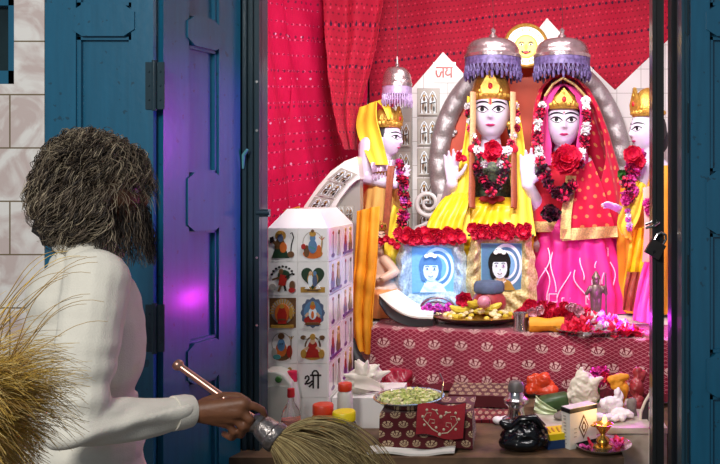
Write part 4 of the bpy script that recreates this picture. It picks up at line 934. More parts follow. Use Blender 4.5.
garland('white and maroon garland with a red rose around the yellow-robed statue', [
  ([a_(468, 103, -.1), a_(470, 128, -.17), a_(478, 150, -.22), a_(486, 168, -.25)], 9, [WHITE, MAROON, WHITE, MAROON], .8, .004),
  ([a_(516, 103, -.1), a_(516, 128, -.17), a_(508, 150, -.22), a_(498, 168, -.25)], 9, [WHITE, MAROON, WHITE, MAROON], .8, .004),
  ([a_(476, 162, -.23), a_(481, 178, -.25), a_(492, 192, -.26), a_(503, 178, -.25), a_(507, 162, -.23)], 9, [MAROON, DARK], 1.0, .004),
  ([a_(492, 146, -.27), a_(492, 158, -.28)], 2, [ROSEB], 1.15, .003)], a_(492, 190, -.2))
garland('white and dark maroon garland with a big red rose on the pink-veiled statue', [
  ([a_(542, 102, -.16), a_(538, 120, -.2), a_(538, 145, -.25), a_(540, 165, -.28)], 10, [WHITE, MAROON, MAROON, WHITE], .95, .004),
  ([a_(585, 98, -.16), a_(587, 120, -.2), a_(584, 145, -.25), a_(578, 168, -.28)], 11, [WHITE, WHITE, MAROON, MAROON], .95, .004),
  ([a_(541, 168, -.28), a_(549, 186, -.3), a_(562, 196, -.31), a_(574, 182, -.3)], 8, [DARK, MAROON], 1.1, .004),
  ([a_(556, 160, -.3), a_(568, 158, -.3), a_(562, 168, -.31)], 3, [ROSEB], 1.35, .003), ([a_(548, 212, -.32), a_(556, 215, -.33)], 2, [DARK], 1.3, .002)], a_(562, 190, -.25))
garland('pink and maroon garland hanging from the left profile statue', [
  ([b_(397, 160, -.12), b_(402, 175, -.16), b_(404, 195, -.18), b_(404, 218, -.19), b_(400, 232, -.2)], 13, [PINKF, MAROON, PURP, MAROON, MAROON], 1.0, .014), ([b_(398, 178, -.12), b_(409, 205, -.15)], 5, [MAROON, WHITE], .9, .012)], b_(403, 200, -.2))
garland('magenta and violet garland hanging from the right profile statue', [
  ([c_(640, 150, -.16), c_(634, 165, -.2), c_(629, 185, -.26), c_(628, 205, -.3)], 17, [PINKF, PURP, PINKF, MAROON], 1.2, .022), ([c_(630, 155, -.2), c_(638, 162, -.22)], 3, [ROSEB, ROSE], 1.1, .01), ([c_(628, 208, -.31), c_(629, 232, -.32)], 5, [PURP, WHITE], .7, .004), ([c_(624, 172, -.22), c_(622, 180, -.24)], 2, [GREENL], .8, .004), ([c_(648, 200, -.28), c_(649, 214, -.29)], 3, [PINKF, ROSE], .9, .006)], c_(632, 190, -.2))
t = th('flower_garland', 'red petals held at the raised hand of the yellow-robed statue', 'flower', a_(452, 160, -.2))
for p in (a_(458, 158, -.21), a_(463, 159, -.21), a_(460, 155, -.21)): put(ROSE, 'rose', t, p, front(.5), .7)
t = th('flower_garland', 'white blossoms held at the raised hand of the pink-veiled statue', 'flower', a_(538, 165, -.24))
for p in (a_(539, 152, -.23), a_(541, 158, -.25), a_(538, 164, -.25), a_(543, 165, -.27)): put(WHITE, 'blossom', t, p, rrot(), .9)
t = th('flower_garland', 'red flowers beside the small blue-lit figure', 'flower', A(385, 238, 4.18))
for x, y in ((382, 241), (387, 239), (392, 242), (396, 246)): put(ROSE, 'rose', t, A(x, y, 4.2), front(), .7)

# ------------------------------------------------------------------ child portraits wrapped in brocade
def portrait(label, x0, x1, yt, px0, px1, pyt, pyb, Y, cloth, bluish, lean):
    yb = 190+.675*F/Y
    c = A((x0+x1)/2, yb, Y); t = th('picture_frame', label, 'picture', V(c.x, Y, SZ))
    a, b = A(x0, yb, Y), A(x1, yt, Y); w = b.x-a.x; h = b.z-SZ
    mb = MB(); mb.box((a.x+.02, Y+.005, SZ+.004), (b.x-.02, Y+.03, b.z)); mb.build('backboard', MATS['wood'], t, 0)
    # puffed cloth swathed around the sides and the foot
    p0, p1, q0, q1 = A(px0, 0, Y).x, A(px1, 0, Y).x, A(0, pyt, Y).z, A(0, pyb, Y).z
    def sw(u, v):
        x = lerp(a.x, b.x, u); z = lerp(SZ+.002, b.z, v)
        inx = min(x-p0, p1-x); inz = min(z-q0+.06, q1-z) if q0 < q1 else min(z-q1, q0-z)
        ins = min(inx, inz)+.03*noise.noise(V(x*9, z*6, Y)); puff = sm(min(1, max(0, -ins/.035)))
        e = min(1, min(u, 1-u)*9)*min(1, min(v+.02, 1-v)*12+.2)
        sd = 1 if x > (a.x+b.x)/2 else -1; f = .011*math.sin((x+z*.8*sd)*85+3*noise.noise(V(x*7, z*7, Y)))+.03*noise.noise(V(x*13, z*13, Y))
        ed = abs(2*u-1)**2*(1 if u > .5 else -1); return V(x+.03*ed*(math.sin(PI*min(1, v*1.15))**.7-.45)+.012*ed*noise.noise(V(z*16, sd, Y)), Y-.004-puff*(.045*e+f*e)+.02*(1-e), z+.012*noise.noise(V(x*11, Y, sd))*(v > .95))
    mb = MB().grid(sw, 60, 70, 0, lambda u, v: (u*w, v*h), .004); mb.build('brocade_wrap', MATS[cloth], t, 70)
    mb = MB(); d = Deco(mb, V(p0, Y-.012, q1), V(p1-p0, 0, 0), V(0, 0, q0-q1), .0012)
    mb.box((p0-.004, Y-.0115, q1-.004), (p1+.004, Y, q0+.004), 13); B = 13
    d.poly([(0,0),(1,0),(1,1),(0,1)], 6 if not bluish else 13)
    for k, (r, m) in enumerate(((.62, 14), (.52, 6), (.42, 14), (.34, 13))): d.el(.62, .55, r*.66, r*.75, m, 30)
    d.poly([(.18,.0),(.86,.0),(.72,.2),(.5,.28),(.3,.2)], 3 if not bluish else 14); d.poly([(.36,.12),(.58,.12),(.56,.38),(.38,.38)], 9 if not bluish else 14)
    d.el(.45, .6, .29, .3, 1 if not bluish else 6); d.el(.3, .42, .1, .17, 1 if not bluish else 6); d.el(.62, .42, .09, .15, 1 if not bluish else 6)  # bluish: blue light put into the hair, skin and cloth colours
    d.el(.46, .5, .19, .24, 14); d.poly([(.27,.62),(.64,.62),(.6,.74),(.46,.8),(.32,.74)], 1 if not bluish else 6)
    for s in (-1, 1):
        d.line([(.46+s*.04,.585),(.46+s*.09,.6),(.46+s*.14,.58)], .009, 7); d.el(.46+s*.09, .54, .042, .022, 0); d.el(.46+s*.09, .54, .018, .022, 7)
    d.line([(.468,.47),(.478,.45),(.455,.445)], .006, 7); d.line([(.405,.385),(.43,.362),(.46,.356),(.49,.362),(.515,.385)], .009, 7 if bluish else 2)
    d.line([(.3,.22),(.45,.12),(.62,.22)], .012, 0); d.el(.46, .86, .08, .05, 0); d.el(.36, .83, .06, .045, 0); d.el(.56, .83, .06, .045, 0)
    mb.build('portrait', PIC, t, 0)
    # rose garland along the top edge
    g = th('flower_garland', 'row of red roses along the top of the ' + ('silvery' if bluish else 'cream') + ' child portrait', 'garland', V(c.x, Y, b.z))
    n = 8
    for i in range(n):
        for dz in (0, 1):
            p = V(lerp(a.x+.03, b.x-.03, (i+.5*dz)/(n-.5)), Y-.02-.02*dz, b.z+.022+.026*(1-dz)-.006); put(ROSE, 'rose', g, p, front(.5), random.uniform(1.05, 1.3))
    mb = MB(); mb.tube([V(a.x, Y-.01, b.z+.004), V(b.x, Y-.01, b.z+.004)], .006, 6); mb.build('thread', MATS['leaf_green'], g)
portrait('child portrait wrapped in silvery cloth and lit blue, left of the pair', 396, 466, 241, 413, 453, 248, 292, 4.26, 'brocade_silver', True, 0)
portrait('child portrait wrapped in cream brocade with dark blue ground, right of the pair', 468, 534, 236, 482, 521, 244, 290, 4.25, 'brocade_cream', False, 0)

# ------------------------------------------------------------------ on the altar
def lath(nm, label, cat, c, prof, m, n=28, group=None, part=None, sx=1., sy=1., fl=None):
    mb = MB(); mb.lathe(prof, c, n, sx=sx, sy=sy, fl=fl)
    o = mb.build(nm if part is None else part[1], MATS[m], part[0] if part else None)
    return o if part else tag(o, label, cat, group)
# oval dark tray of fruit and sweets
c = V(-.205, 4.0, SZ+.004); t = th('offering_tray', 'dark oval tray of bananas and yellow sweets before the cream portrait', 'tray', c)
mb = MB(); mb.lathe([(0, .012), (.11, .012), (.15, .016), (.2, .03), (.225, .042), (.228, .048), (.222, .048), (.19, .034), (.15, .024), (0, .02)], c, 48, sy=.66); mb.build('dish', mat('dark_tray', '#3a3230', .3, .5), t)
mb = MB(); mb.lathe([(.218, .044), (.229, .046), (.229, .05), (.218, .05)], c, 48, sy=.66); mb.build('rim', MATS['brass'], t)
BAN = []
def banana(x, y, z, yaw, L=.075, roll=0.):
    mb = MB(); pts = []; 
    for i in range(9):
        a = lerp(-.9, .9, i/8); pts.append(V(L*math.sin(a)*1.1, 0, L*(1-math.cos(a))*.9))
    mb.M = Matrix.Translation((x, y, z)) @ Matrix.Rotation(yaw, 4, 'Z') @ Matrix.Rotation(roll, 4, 'X')
    mb.tube(pts, [.006, .013, .018, .02, .0205, .02, .018, .012, .005], 8, 0); mb.tube([pts[-1], pts[-1]+V(.012, 0, .01)], .004, 6, 1)
    o = mb.build('banana', [MATS['banana'], MATS['p_brown']], None)
    return o
for i, (px, py, yaw, roll, lb) in enumerate(((462, 310, .2, .3, 'banana lying at the left end of the oval tray'), (474, 305, 1.3, -.5, 'banana standing on end at the middle of the oval tray'), (489, 308, 2.9, .6, 'banana lying at the right of the oval tray'), (481, 312, .1, .9, 'banana lying at the front of the oval tray'))):
    p = A(px, py, 3.98); tag(banana(p.x, 3.98+.015*i, max(p.z, SZ+.06), yaw, .07, roll), lb, 'banana', 'bananas on the oval tray')
SW = []
random.seed(11)
mbs = MB()
for i in range(110):
    a, r = random.uniform(0, 6.28), .17*math.sqrt(random.random()); mbs.ell((c.x+r*math.cos(a), c.y+r*.6*math.sin(a), c.z+.045+.03*(1-(r/.17)**2)+.008*random.random()), (.015, .015, .011), 8, random.choice((0, 0, 1)), .3)
o = mbs.build('sweets', [MATS['cream_sweet'], MATS['banana']]); tag(o, 'loose pale yellow sweets spread over the oval tray', 'sweets', None, 'stuff')
# pot wrapped in red with a slate cloth top
c = V(A(489, 0, 4.08).x, 4.08, SZ+.032); t = th('offering_pot', 'round maroon pot capped with slate cloth standing on the oval tray', 'pot', c)
lath('', '', '', c, [(.05, 0), (.075, .025), (.09, .065), (.085, .1), (.062, .13), (.06, .142)], 'apple', 28, part=(t, 'pot_body'))
lath('', '', '', c, [(.072, .126), (.078, .134), (.077, .166), (.066, .182), (0, .188)], 'slatecloth', 28, part=(t, 'cloth_cover'), fl=lambda a, i: 1+.05*math.sin(a*9))
o = MB().ell(A(484, 302, 3.93), (.034, .032, .032), 16, 0, .08).build('apple', mat('pale_apple', '#d58a9c', .3, var=.3, vs=20)); tag(o, 'pinkish apple leaning on the maroon pot', 'apple')
t = th('flower', 'single red rose on the left of the oval tray', 'flower', A(464, 300, 4.0)); put(ROSEB, 'rose', t, A(464, 299, 4.0), front(.3), .9); put(ROSE, 'rose', t, A(467, 303, 3.99), front(.4), .8)
# small silver arched shrine with magenta petals, blue lit
c = V(A(437, 0, 4.08).x, 4.08, SZ); t = th('miniature_throne', 'small silver arched throne with magenta blossoms before the silvery portrait', 'throne', c)
mb = MB(); mb.tube([c+V(.085*math.cos(a), .02, .07+.06*math.sin(a)) for a in [PI*i/16 for i in range(17)]], .008, 8); mb.tube([c+V(.062*math.cos(a), .02, .07+.04*math.sin(a)) for a in [PI*i/16 for i in range(17)]], .006, 8)
mb.build('arch', MATS['steel'], t)
mb = MB(); mb.box(c+V(-.09, -.04, .003), c+V(.09, .03, .03)); mb.box(c+V(-.07, -.03, .03), c+V(.07, .03, .06)); mb.build('seat', MATS['steel'], t, 0)
for s in (-1, 1): mb = MB(); mb.tube([c+V(s*.08, .02, .03), c+V(s*.082, .02, .075)], .009, 8); mb.build('post', MATS['steel'], t)
g = th('flowers', 'magenta blossoms heaped on the small silver throne', 'flower', c+V(0, 0, .06))
for i in range(9): put(PINKF, 'blossom', g, c+V(lerp(-.06, .075, i/8), -.02+.02*(i % 2), .075+.012*math.sin(i*2)), rrot(), .75)
for x, lb in ((430, 'small steel cup at the left foot of the silver throne'), (447, 'small steel cup at the right foot of the silver throne')):
    c2 = V(A(x, 0, 3.98).x, 3.98, SZ+.004 if x < 440 else SZ+.026); 
    if x == 430: lath('steel_cup', lb, 'cup', c2, [(.022, 0), (.026, .004), (.028, .05), (.03, .056), (.026, .056), (.024, .008), (0, .008)], 'steel', 24)
# white open booklet with black underside
t = th('booklet', 'white curved booklet with black edge at the left end of the altar', 'booklet', A(405, 320, 3.98))
mb = MB(); mb.ribbon([A(379, 296, 4.14), A(392, 308, 4.0), A(410, 317, 3.94), A(433, 319, 3.92)], [A(398, 290, 4.16), A(408, 299, 4.16), A(420, 306, 4.14), A(434, 309, 4.12)], 6, 20, .001, 1, .008); mb.build('pages', MATS['paper'], t, 50)
mb = MB(); mb.ribbon([A(379, 304, 4.0), A(390, 318, 3.96), A(410, 326, 3.93), A(433, 326, 3.915)], [A(379, 297, 4.14), A(392, 309, 4.0), A(410, 318, 3.94), A(433, 320, 3.915)], 4, 20, 0, 1, .006); mb.build('cover', MATS['black'], t, 50)
# steel cup, orange boxes and rose heap to the right
c = V(A(521, 0, 3.82).x, 3.82, SZ+.004); lath('steel_cup', 'shiny steel tumbler at the altar edge beside the orange cloth', 'cup', c, [(.033, 0), (.037, .003), (.035, .06), (.04, .085), (.041, .09), (.037, .09), (.032, .06), (.032, .006), (0, .006)], 'steel', 28)
t = th('folded_cloth', 'folded orange cloth bundle with dark trim on the altar edge', 'cloth', V(A(545, 0, 3.8).x, 3.8, SZ+.004)); p = t.location
mb = MB()
def fc(u, v):
    a = 2*PI*v; return V(lerp(-.075, .09, u), -.035*math.cos(a)+.004*noise.noise(V(u*9, v*4, 1)), .036+.034*math.sin(a)*(1+.12*math.sin(u*9)))+Vector(p)
mb.grid(fc, 20, 16); mb.build('cloth_roll', MATS['orange_cloth'], t)
mb = MB(); mb.grid(lambda u, v: fc(.45+.12*u, .28+.4*v)+V(0, -.003, .002), 6, 8); mb.build('trim', mat('violet_trim', '#4a2a6a', .6), t)
t = th('flowers', 'heap of red roses and pale petals behind the orange cloth bundle', 'flower', V(A(548, 0, 3.98).x, 3.98, SZ))
random.seed(5)
for i in range(26):
    x = lerp(514, 590, (i+.5)/26); put(ROSEB if i % 3 else ROSE, 'rose', t, A(x, 322-random.uniform(2, 17)*math.sin(PI*(x-508)/90)**.5, 3.93+random.uniform(-.03, .04)), front(.8), random.uniform(.75, 1.0))
for x, y in ((532, 312), (538, 309), (571, 305), (578, 311)): put(flower_mesh('petal_tuft', [mat('petal_blush', '#f3b4c4', .5)], .028) if x == 532 else bpy.data.meshes['petal_tuft'], 'blossom', t, A(x, y, 3.86), front(.7), 1.)
# long steel tray of petals
c = V(A(596, 0, 3.72).x, 3.74, SZ+.004); t = th('petal_tray', 'oval steel tray heaped with red and white petals at the altar edge', 'tray', c)
mb = MB(); mb.lathe([(0, .002), (.12, .002), (.15, .014), (.185, .026), (.187, .03), (.15, .02), (0, .008)], c, 48, sy=.6); mb.build('dish', MATS['steel'], t)
def petals(nm, label, n, fn, mats, s=.03, seed=1):
    random.seed(seed); mb = MB()
    for i in range(n):
        p, h = fn(i); M = Matrix.Translation(p) @ Matrix.Rotation(random.uniform(0, 6.3), 4, 'Z') @ Matrix.Rotation(random.uniform(-.9, .9), 4, 'X')
        petal(mb, M, s*random.uniform(.7, 1.2), s*random.uniform(.7, 1.), random.uniform(-.5, .8), h)
    o = mb.build(nm, mats, None, 60); return tag(o, label, 'petals', None, 'stuff')
def heap(i):
    a, r = random.uniform(0, 6.3), math.sqrt(random.random()); x, y = r*math.cos(a), r*math.sin(a)
    m = 0 if x < -.15+.5*random.random()-.3 else (1 if random.random() < .75 else 2)
    if random.random() < .12: m = 0
    return V(c.x+.16*x, c.y+.09*y, c.z+.015+(.065*(1-r*r)*(1+.35*x))*random.random()**.4), m
petals('flower_petals', 'red and white flower petals heaped in the oval steel tray', 420, heap, [MATS['rose_red'], MATS['petal_white'], MATS['petal_pink']], .032, 4)
petals('flower_petals', 'dark red rose petals spilling over the right altar edge', 60, lambda i: (A(lerp(606, 640, random.random()), 0, 3.62)*V(0,0,0).length if False else V(lerp(.39, .55, random.random()), lerp(3.66, 3.7, random.random()), SZ+.012+.025*random.random()), i % 2), [MATS['rose_red'], MATS['rose_dark']], .034, 9)

# ------------------------------------------------------------------ front platform, left
PZ = .5352
def on(px, Y): return V(A(px, 0, Y).x, Y, PZ)
# white ledge with the seashell
mb = MB(); a, b = on(332, 3.24), on(398, 3.24); mb.box((a.x, 3.24, PZ), (b.x, 3.5, A(0, 398, 3.24).z)); o = mb.build('white_block', MATS['white_tile'], None, 0); tag(o, 'low white tiled block carrying the spiky seashell', 'block')
LZ = A(0, 398, 3.24).z
c = A(363, 379, 3.34); t = th('seashell', 'large spiky white seashell on the low white block', 'seashell', V(c.x, 3.34, LZ))
mb = MB(); M = Matrix.Translation(c) @ Matrix.Rotation(.15, 4, 'Y') @ Matrix.Rotation(.4, 4, 'Z'); mb.M = M
mb.ell((0, 0, -.008), (.07, .05, .058), 18, 0, .2); mb.ell((.03, 0, .02), (.05, .045, .045), 16, 0, .2); mb.caps((-.02, 0, 0), (.085, .0, -.045), .045, .014); mb.caps((0, 0, .03), (-.03, 0, .075), .035, .008)
for k, (x, z, L) in enumerate(((-.09, .022, 1), (-.05, .08, 1), (.0, .085, .9), (.05, .07, 1), (.1, .045, 1), (.085, -.02, .8), (-.095, -.02, .9), (-.07, -.05, .7), (.03, .03, .6), (-.02, .01, .5))):
    mb.caps((x*.4, -.02, z*.4), (x, -.03-.02*(k > 7), z), .024, .005, 8)
mb.fuse('shell_body', MATS['shell'], t, .0035, 1)
mb = MB(); mb.M = M; mb.ribbon([V(-.05,-.055,.03), V(0,-.066,.028), V(.06,-.055,.0)], [V(-.045,-.058,-.02), V(.0,-.066,-.025), V(.07,-.05,-.035)], 6, 8, .003, 1, .004); mb.build('opening', mat('shell_inner', '#f0e6d6', .3, var=.1), t)
# black pouch under the stole
c = A(355, 360, 3.85); t = th('black_cloth', 'black cloth bunched under the end of the orange stole', 'cloth', c)
mb = MB(); mb.chain([A(352, 340, 3.86), A(353, 352, 3.85), A(358, 365, 3.84), A(369, 372, 3.83)], [.016, .03, .042, .03]); mb.chain([A(353, 356, 3.86), A(356, 372, 3.85), on(356, 3.85)+V(0,0,.05)], [.03, .045, .05]); mb.fuse('cloth_bunch', MATS['black'], t, .006, 2)
# maroon bundle beside the platter
t = th('cloth_bundle', 'shiny maroon cloth bundle between seashell and altar cloth', 'bundle', on(397, 3.62))
mb = MB(); c = A(397, 382, 3.62); mb.ell(c, (.065, .06, .06), 24, 0, .35, 10); mb.ell(c+V(.04, 0, .03), (.035, .035, .03), 16, 0, .3); mb.caps(on(397, 3.62)+V(0,0,.05), c, .055, .05); mb.fuse('bundle_body', mat('maroon_silk', '#9a1430', .35, var=.3, vs=14, bump=.3, bs=30), t, .006, 2)
# platter on its cloth-covered stool
x0, x1 = on(381, 2.97).x, on(467, 2.97).x; SH = A(0, 398, 3.1).z-.03
t = th('low_stool', 'low stool covered with dark patterned cloth under the fruit platter', 'stool', V((x0+x1)/2, 3.08, PZ))
mb = MB(); mb.box((x0+.006, 2.975, PZ), (x1-.006, 3.2, SH)); mb.build('seat_block', MATS['wood'], t, 0)
def scl(u, v):
    x = lerp(x0-.004, x1+.02, u); q = v*1.7
    if q < .7: return V(x, lerp(3.21, 2.966, q/.7), SH+.004)
    q -= .7; return V(x+.01*q*math.sin(u*9), 2.966-.014*q-.006*math.sin(u*14)*q, SH+.004-q*(SH-PZ-.008))
mb = MB().grid(scl, 30, 30, 0, lambda u, v: (u*.36, -v*.42), .004); mb.build('stool_cloth', MATS['stool_cloth'], t, 60)
def scr(u, v):
    y = lerp(2.97, 3.2, u); return V(x1+.004+.014*v, y, lerp(SH+.002, PZ+.006, v))
mb = MB().grid(scr, 14, 14, 0, lambda u, v: (u*.25, v*.2), .004); mb.build('stool_cloth', MATS['stool_cloth'], t, 60)
c = V(A(409, 0, 3.08).x, 3.08, SH+.01); t = th('platter', 'round steel platter of chopped pale green fruit on the dark stool', 'platter', c); PR = .132
mb = MB(); mb.lathe([(0, .0), (PR*.68, .0), (PR*.78, .006), (PR*.98, .028), (PR*1.03, .03), (PR*1.03, .034), (PR*.97, .034), (PR*.76, .012), (PR*.7, .008), (0, .008)], c, 56); mb.build('dish', MATS['steel'], t)
mb = MB(); mb.tube([c+V(PR*.95, .0, .03), c+V(PR*1.0, 0, .09), c+V(PR*.9, .0, .12)], .003, 6); mb.build('wire_handle', MATS['steel'], t)
random.seed(21); mb = MB()
for i in range(190):
    a, r = random.uniform(0, 6.3), PR*.86*math.sqrt(random.random()); z = c.z+.02+.02*(1-(r/PR)**2)*random.random()+.006
    mb.M = Matrix.Translation((c.x+r*math.cos(a), c.y+r*math.sin(a), z)) @ Matrix.Rotation(random.uniform(0, 3), 4, 'Z') @ Matrix.Rotation(random.uniform(-.6, .6), 4, 'X')
    s = random.uniform(.006, .010); mb.box((-s, -s*.8, -s*.7), (s, s*.8, s*.7), random.choice((0, 0, 1)))
o = mb.build('chopped_fruit', [MATS['guava'], MATS['guava2']], None, 0); tag(o, 'chopped pale green fruit filling the round steel platter', 'fruit', None, 'stuff')
# small maroon mat hung before the stool
t = th('embroidered_mat', 'small maroon mat with pale floral scroll draped beside the fruit platter', 'mat', on(441, 3.1))
ma = [A(418, 404.5, 2.955), A(466, 404, 2.955), A(463, 439, 2.938), A(416, 434, 2.938)]
def mfn(u, v): return (ma[0].lerp(ma[1], u)).lerp(ma[3].lerp(ma[2], u), v)+V(0, -.006*math.sin(PI*v), .006*math.sin(u*7))
mb = MB().grid(mfn, 16, 16, 0, None, .005); mb.build('mat_cloth', MATS['mat_red'], t, 60)
nrm = (mfn(.6, .5)-mfn(.5, .5)).cross(mfn(.5, .5)-mfn(.5, .6)).normalized()
if nrm.y > 0: nrm = -nrm
mb = MB()
def mline(pts, r): mb.tube([mfn(u, v)+nrm*.005 for u, v in pts], r, 5, flat=.5)
for s in (-1, 1):
    mline([(.5+s*x, y) for x, y in ((.04,.85),(.16,.8),(.26,.66),(.22,.5),(.12,.5),(.12,.6),(.18,.62))], .0026); mline([(.5+s*x, y) for x, y in ((.26,.66),(.36,.5),(.3,.32),(.2,.3),(.22,.4))], .0024); mline([(.5+s*x, y) for x, y in ((.06,.3),(.12,.2),(.2,.18))], .0024)
    for x, y in ((.38,.42),(.33,.7),(.1,.2),(.3,.22),(.08,.72)): mb.ell(mfn(.5+s*x, y)+nrm*.004, .0055, 8)
for y in (.35, .9): mb.ell(mfn(.5, y)+nrm*.004, .007, 8)
mb.build('floral_scroll', MATS['mat_border'], t)
mb = MB(); mb.tube([mfn(*q)+nrm*.002 for q in ((0,0),(1,0),(1,1),(0,1),(0,0))], .003, 6); mb.build('edge', mat('mat_edge', '#3c1016', .8), t)
# rug pieces behind
def rug(label, pts, z0, th_, m='rug'):
    P = [V(A(x, 0, Y).x, Y, z0) for x, Y in pts]
    mb = MB(); mb.grid(lambda u, v: P[0].lerp(P[1], u).lerp(P[3].lerp(P[2], u), v)+V(0, 0, th_+.004*noise.noise(V(u*5, v*5, z0*9))), 20, 12, 0, lambda u, v: (u*.5, v*.25), th_); o = mb.build('prayer_rug', MATS[m], None, 60); return tag(o, label, 'rug', 'folded prayer rugs')
rug('dark red patterned rug lying under the small maroon mat', [(446, 3.32), (512, 3.3), (515, 3.72), (452, 3.74)], PZ, .014)
rug('folded maroon rug stacked topmost below the altar cloth', [(448, 3.5), (520, 3.46), (522, 3.7), (454, 3.72)], PZ+.02, .05, 'stool_cloth')
# front white paper sheet
mb = MB(); mb.grid(lambda u, v: V(A(lerp(368, 455, u), 0, 2.93).x, lerp(2.9, 2.97, v), PZ+.012+.006*math.sin(u*8)+.003*v), 20, 6, 0, None, .008); o = mb.build('paper_sheets', MATS['paper'], None, 60); tag(o, 'white paper sheets at the front edge of the platform below the stool', 'paper')
# white jerrycan
Yj = 3.1; x0, x1 = A(262, 0, Yj).x, A(291, 0, Yj).x; z1 = A(0, 371, Yj).z
t = th('jerrycan', 'translucent white plastic can with grip hole beside the door post', 'can', V((x0+x1)/2, Yj+.04, PZ))
mb = MB(); w = x1-x0
out = [(x0+.01, PZ), (x1-.01, PZ), (x1, PZ+.012), (x1, z1-.05), (x1-.03, z1-.012), (x0+.05, z1), (x0+.012, z1), (x0, z1-.014), (x0, PZ+.012)]
mb.prism(out, Yj, Yj+.09); b = mb.build('can_body', MATS['plastic_white'], t, 20); bv = b.modifiers.new('b', 'BEVEL'); bv.width = .008; bv.segments = 3
mb = MB(); mb.box((x0+.006, Yj-.004, PZ+.01), (x1-.006, Yj, A(0, 386, Yj).z)); b2 = mb.build('front_panel', MATS['plastic_white'], t, 0)
mb = MB(); mb.M = Matrix.Translation((A(279, 0, Yj).x, Yj, A(0, 379, Yj).z)) @ Matrix.Rotation(PI/2, 4, 'X'); mb.lathe([(.0, .0), (.011, .0), (.013, .008), (.01, .012), (0, .013)], n=18); mb.build('cap', MATS['leaf_green'], t)
def bottle(label, px, Y, prof, m, cap, capprof, fill=None, capm='cap_red'):
    c = on(px, Y); t = th('bottle', label, 'bottle', c)
    mb = MB(); mb.lathe(prof, c, 28); mb.build('bottle_body', MATS[m], t)
    if fill: mb = MB(); mb.lathe(fill[0], c, 28); mb.build('contents', MATS[fill[1]], t)
    mb = MB(); mb.lathe(capprof, c, 24, fl=lambda a, i: 1+.02*math.cos(a*20)); mb.build('cap', MATS[capm], t); return t
k = 3.0/F
h = (190+.965*F/3.0); H = lambda py, Y=3.0: A(0, py, Y).z-PZ
bottle('clear bottle of orange drink with a red screw cap', 291, 3.0, [(.03, .001), (.036, .006), (.036, H(416)), (.03, H(410)), (.012, H(402)), (.0105, H(396)), (.011, H(394))], 'clear', None, [(.013, H(397)), (.014, H(395.5)), (.013, H(388.5)), (0, H(388))], ([(.0, .004), (.0335, .006), (.0345, H(419)), (0, H(418.5))], 'juice'))
bottle('bottle with a dark red cap half hidden behind the white can', 292, 3.16, [(.028, .001), (.03, .006), (.03, H(392, 3.16)), (.02, H(382, 3.16)), (.015, H(379, 3.16))], 'plastic_white', None, [(.019, H(382, 3.16)), (.02, H(379, 3.16)), (.019, H(371, 3.16)), (0, H(370.5, 3.16))], None, 'rose_dark')
def jar(label, px, Y, r, ytop, ylid, m, capm, fm=None):
    c = on(px, Y); t = th('jar', label, 'jar', c); z, zl = A(0, ytop, Y).z-PZ, A(0, ylid, Y).z-PZ
    mb = MB(); mb.lathe([(r*.8, .001), (r, .01), (r*1.0, zl*.5), (r, zl-.014), (r*.8, zl-.002), (r*.78, zl)], c, 32); mb.build('jar_body', MATS[m], t)
    if fm: mb = MB(); mb.lathe([(0, .004), (r*.8, .004), (r*.95, .014), (r*.95, zl*.82), (0, zl*.84)], c, 32); mb.build('contents', MATS[fm], t)
    mb = MB(); mb.lathe([(r*.86, zl-.002), (r*.9, zl), (r*.9, z-.004), (r*.84, z), (0, z)], c, 36, fl=lambda a, i: 1+.015*math.cos(a*30)); mb.build('lid', MATS[capm], t)
mm('orange_paste', '#e8862a', .5, var=.2); mm('lid_red', '#d8421f', .35, var=.06); mm('pale_grain', '#c4bf9a', .6, var=.35, vs=90)
jar('jar of orange paste with a red-orange lid', 323, 3.02, .043, 404, 413, 'orange_paste', 'lid_red')
jar('clear jar of pale grains with a yellow lid', 344, 2.96, .047, 411, 420, 'clear', 'cap_yellow', 'pale_grain')
jar('small bottle with an orange cap in front of the seashell', 345, 3.14, .03, 383, 390, 'plastic_white', 'lid_red')

# ------------------------------------------------------------------ front platform, right
BZ = A(0, 428, 3.12).z; BX0, BX1 = A(536, 0, 3.12).x, A(652, 0, 3.12).x
mb = MB(); mb.prism([(BX0, PZ), (.38, PZ), (.38, 0), (BX1+.06, 0), (BX1+.06, BZ), (BX0, BZ)], 3.13, 3.195); mb.prism([(BX0, PZ), (BX1, PZ), (BX1, BZ), (BX0, BZ)], 3.195, 3.56); mb.box((BX0-.004, 3.12, BZ-.022), (BX1+.06, 3.132, BZ))
o = mb.build('marble_step', mat('worn_marble', '#cfc8bc', .45, var=.2, vs=14, c2='#a89c8c'), None, 0); tag(o, 'low pale marble step on the right holding bags and tissue', 'step')
mb = MB(); mb.box((A(618, 0, 2.9).x, 2.889, .31), (A(652, 0, 2.9).x+.06, 2.9, .33)) if False else None
def lump(nm, label, cat, parts, m, vox=.004, it=2, crumple=0., kind=None):
    b = MB()
    for p in parts:
        if len(p) == 2: b.ell(p[0], p[1], 20, 0, .25, 10)
        else: b.caps(*p)
    o = b.fuse(nm, MATS[m], None, vox, it, (lambda c, n: n*crumple*(abs(noise.noise(c*17))*2.4-.6+.5*abs(noise.noise(c*45)))) if crumple else None); return tag(o, label, cat)
E = lambda px, py, Y: A(px, py, Y)
lump('plastic_bag', 'crumpled white plastic bag standing on the marble step', 'bag', [(E(584, 388, 3.42), V(.06, .05, .068)), (E(576, 396, 3.42), V(.045, .045, .04)), (E(594, 383, 3.4), E(600, 378, 3.4), .03, .012), (E(582, 376, 3.42), E(582, 370, 3.42), .035, .012), (E(584, 399, 3.42), V(.055, .05, .03))], 'crumple', .0035, 1, .012)
lump('packet', 'glossy orange plastic packet leaning on the altar cloth', 'packet', [(E(540, 383, 3.5), V(.062, .025, .045)), (E(531, 388, 3.5), E(550, 390, 3.5), .028, .028)], 'orange_plastic', .0035, 1, .009)
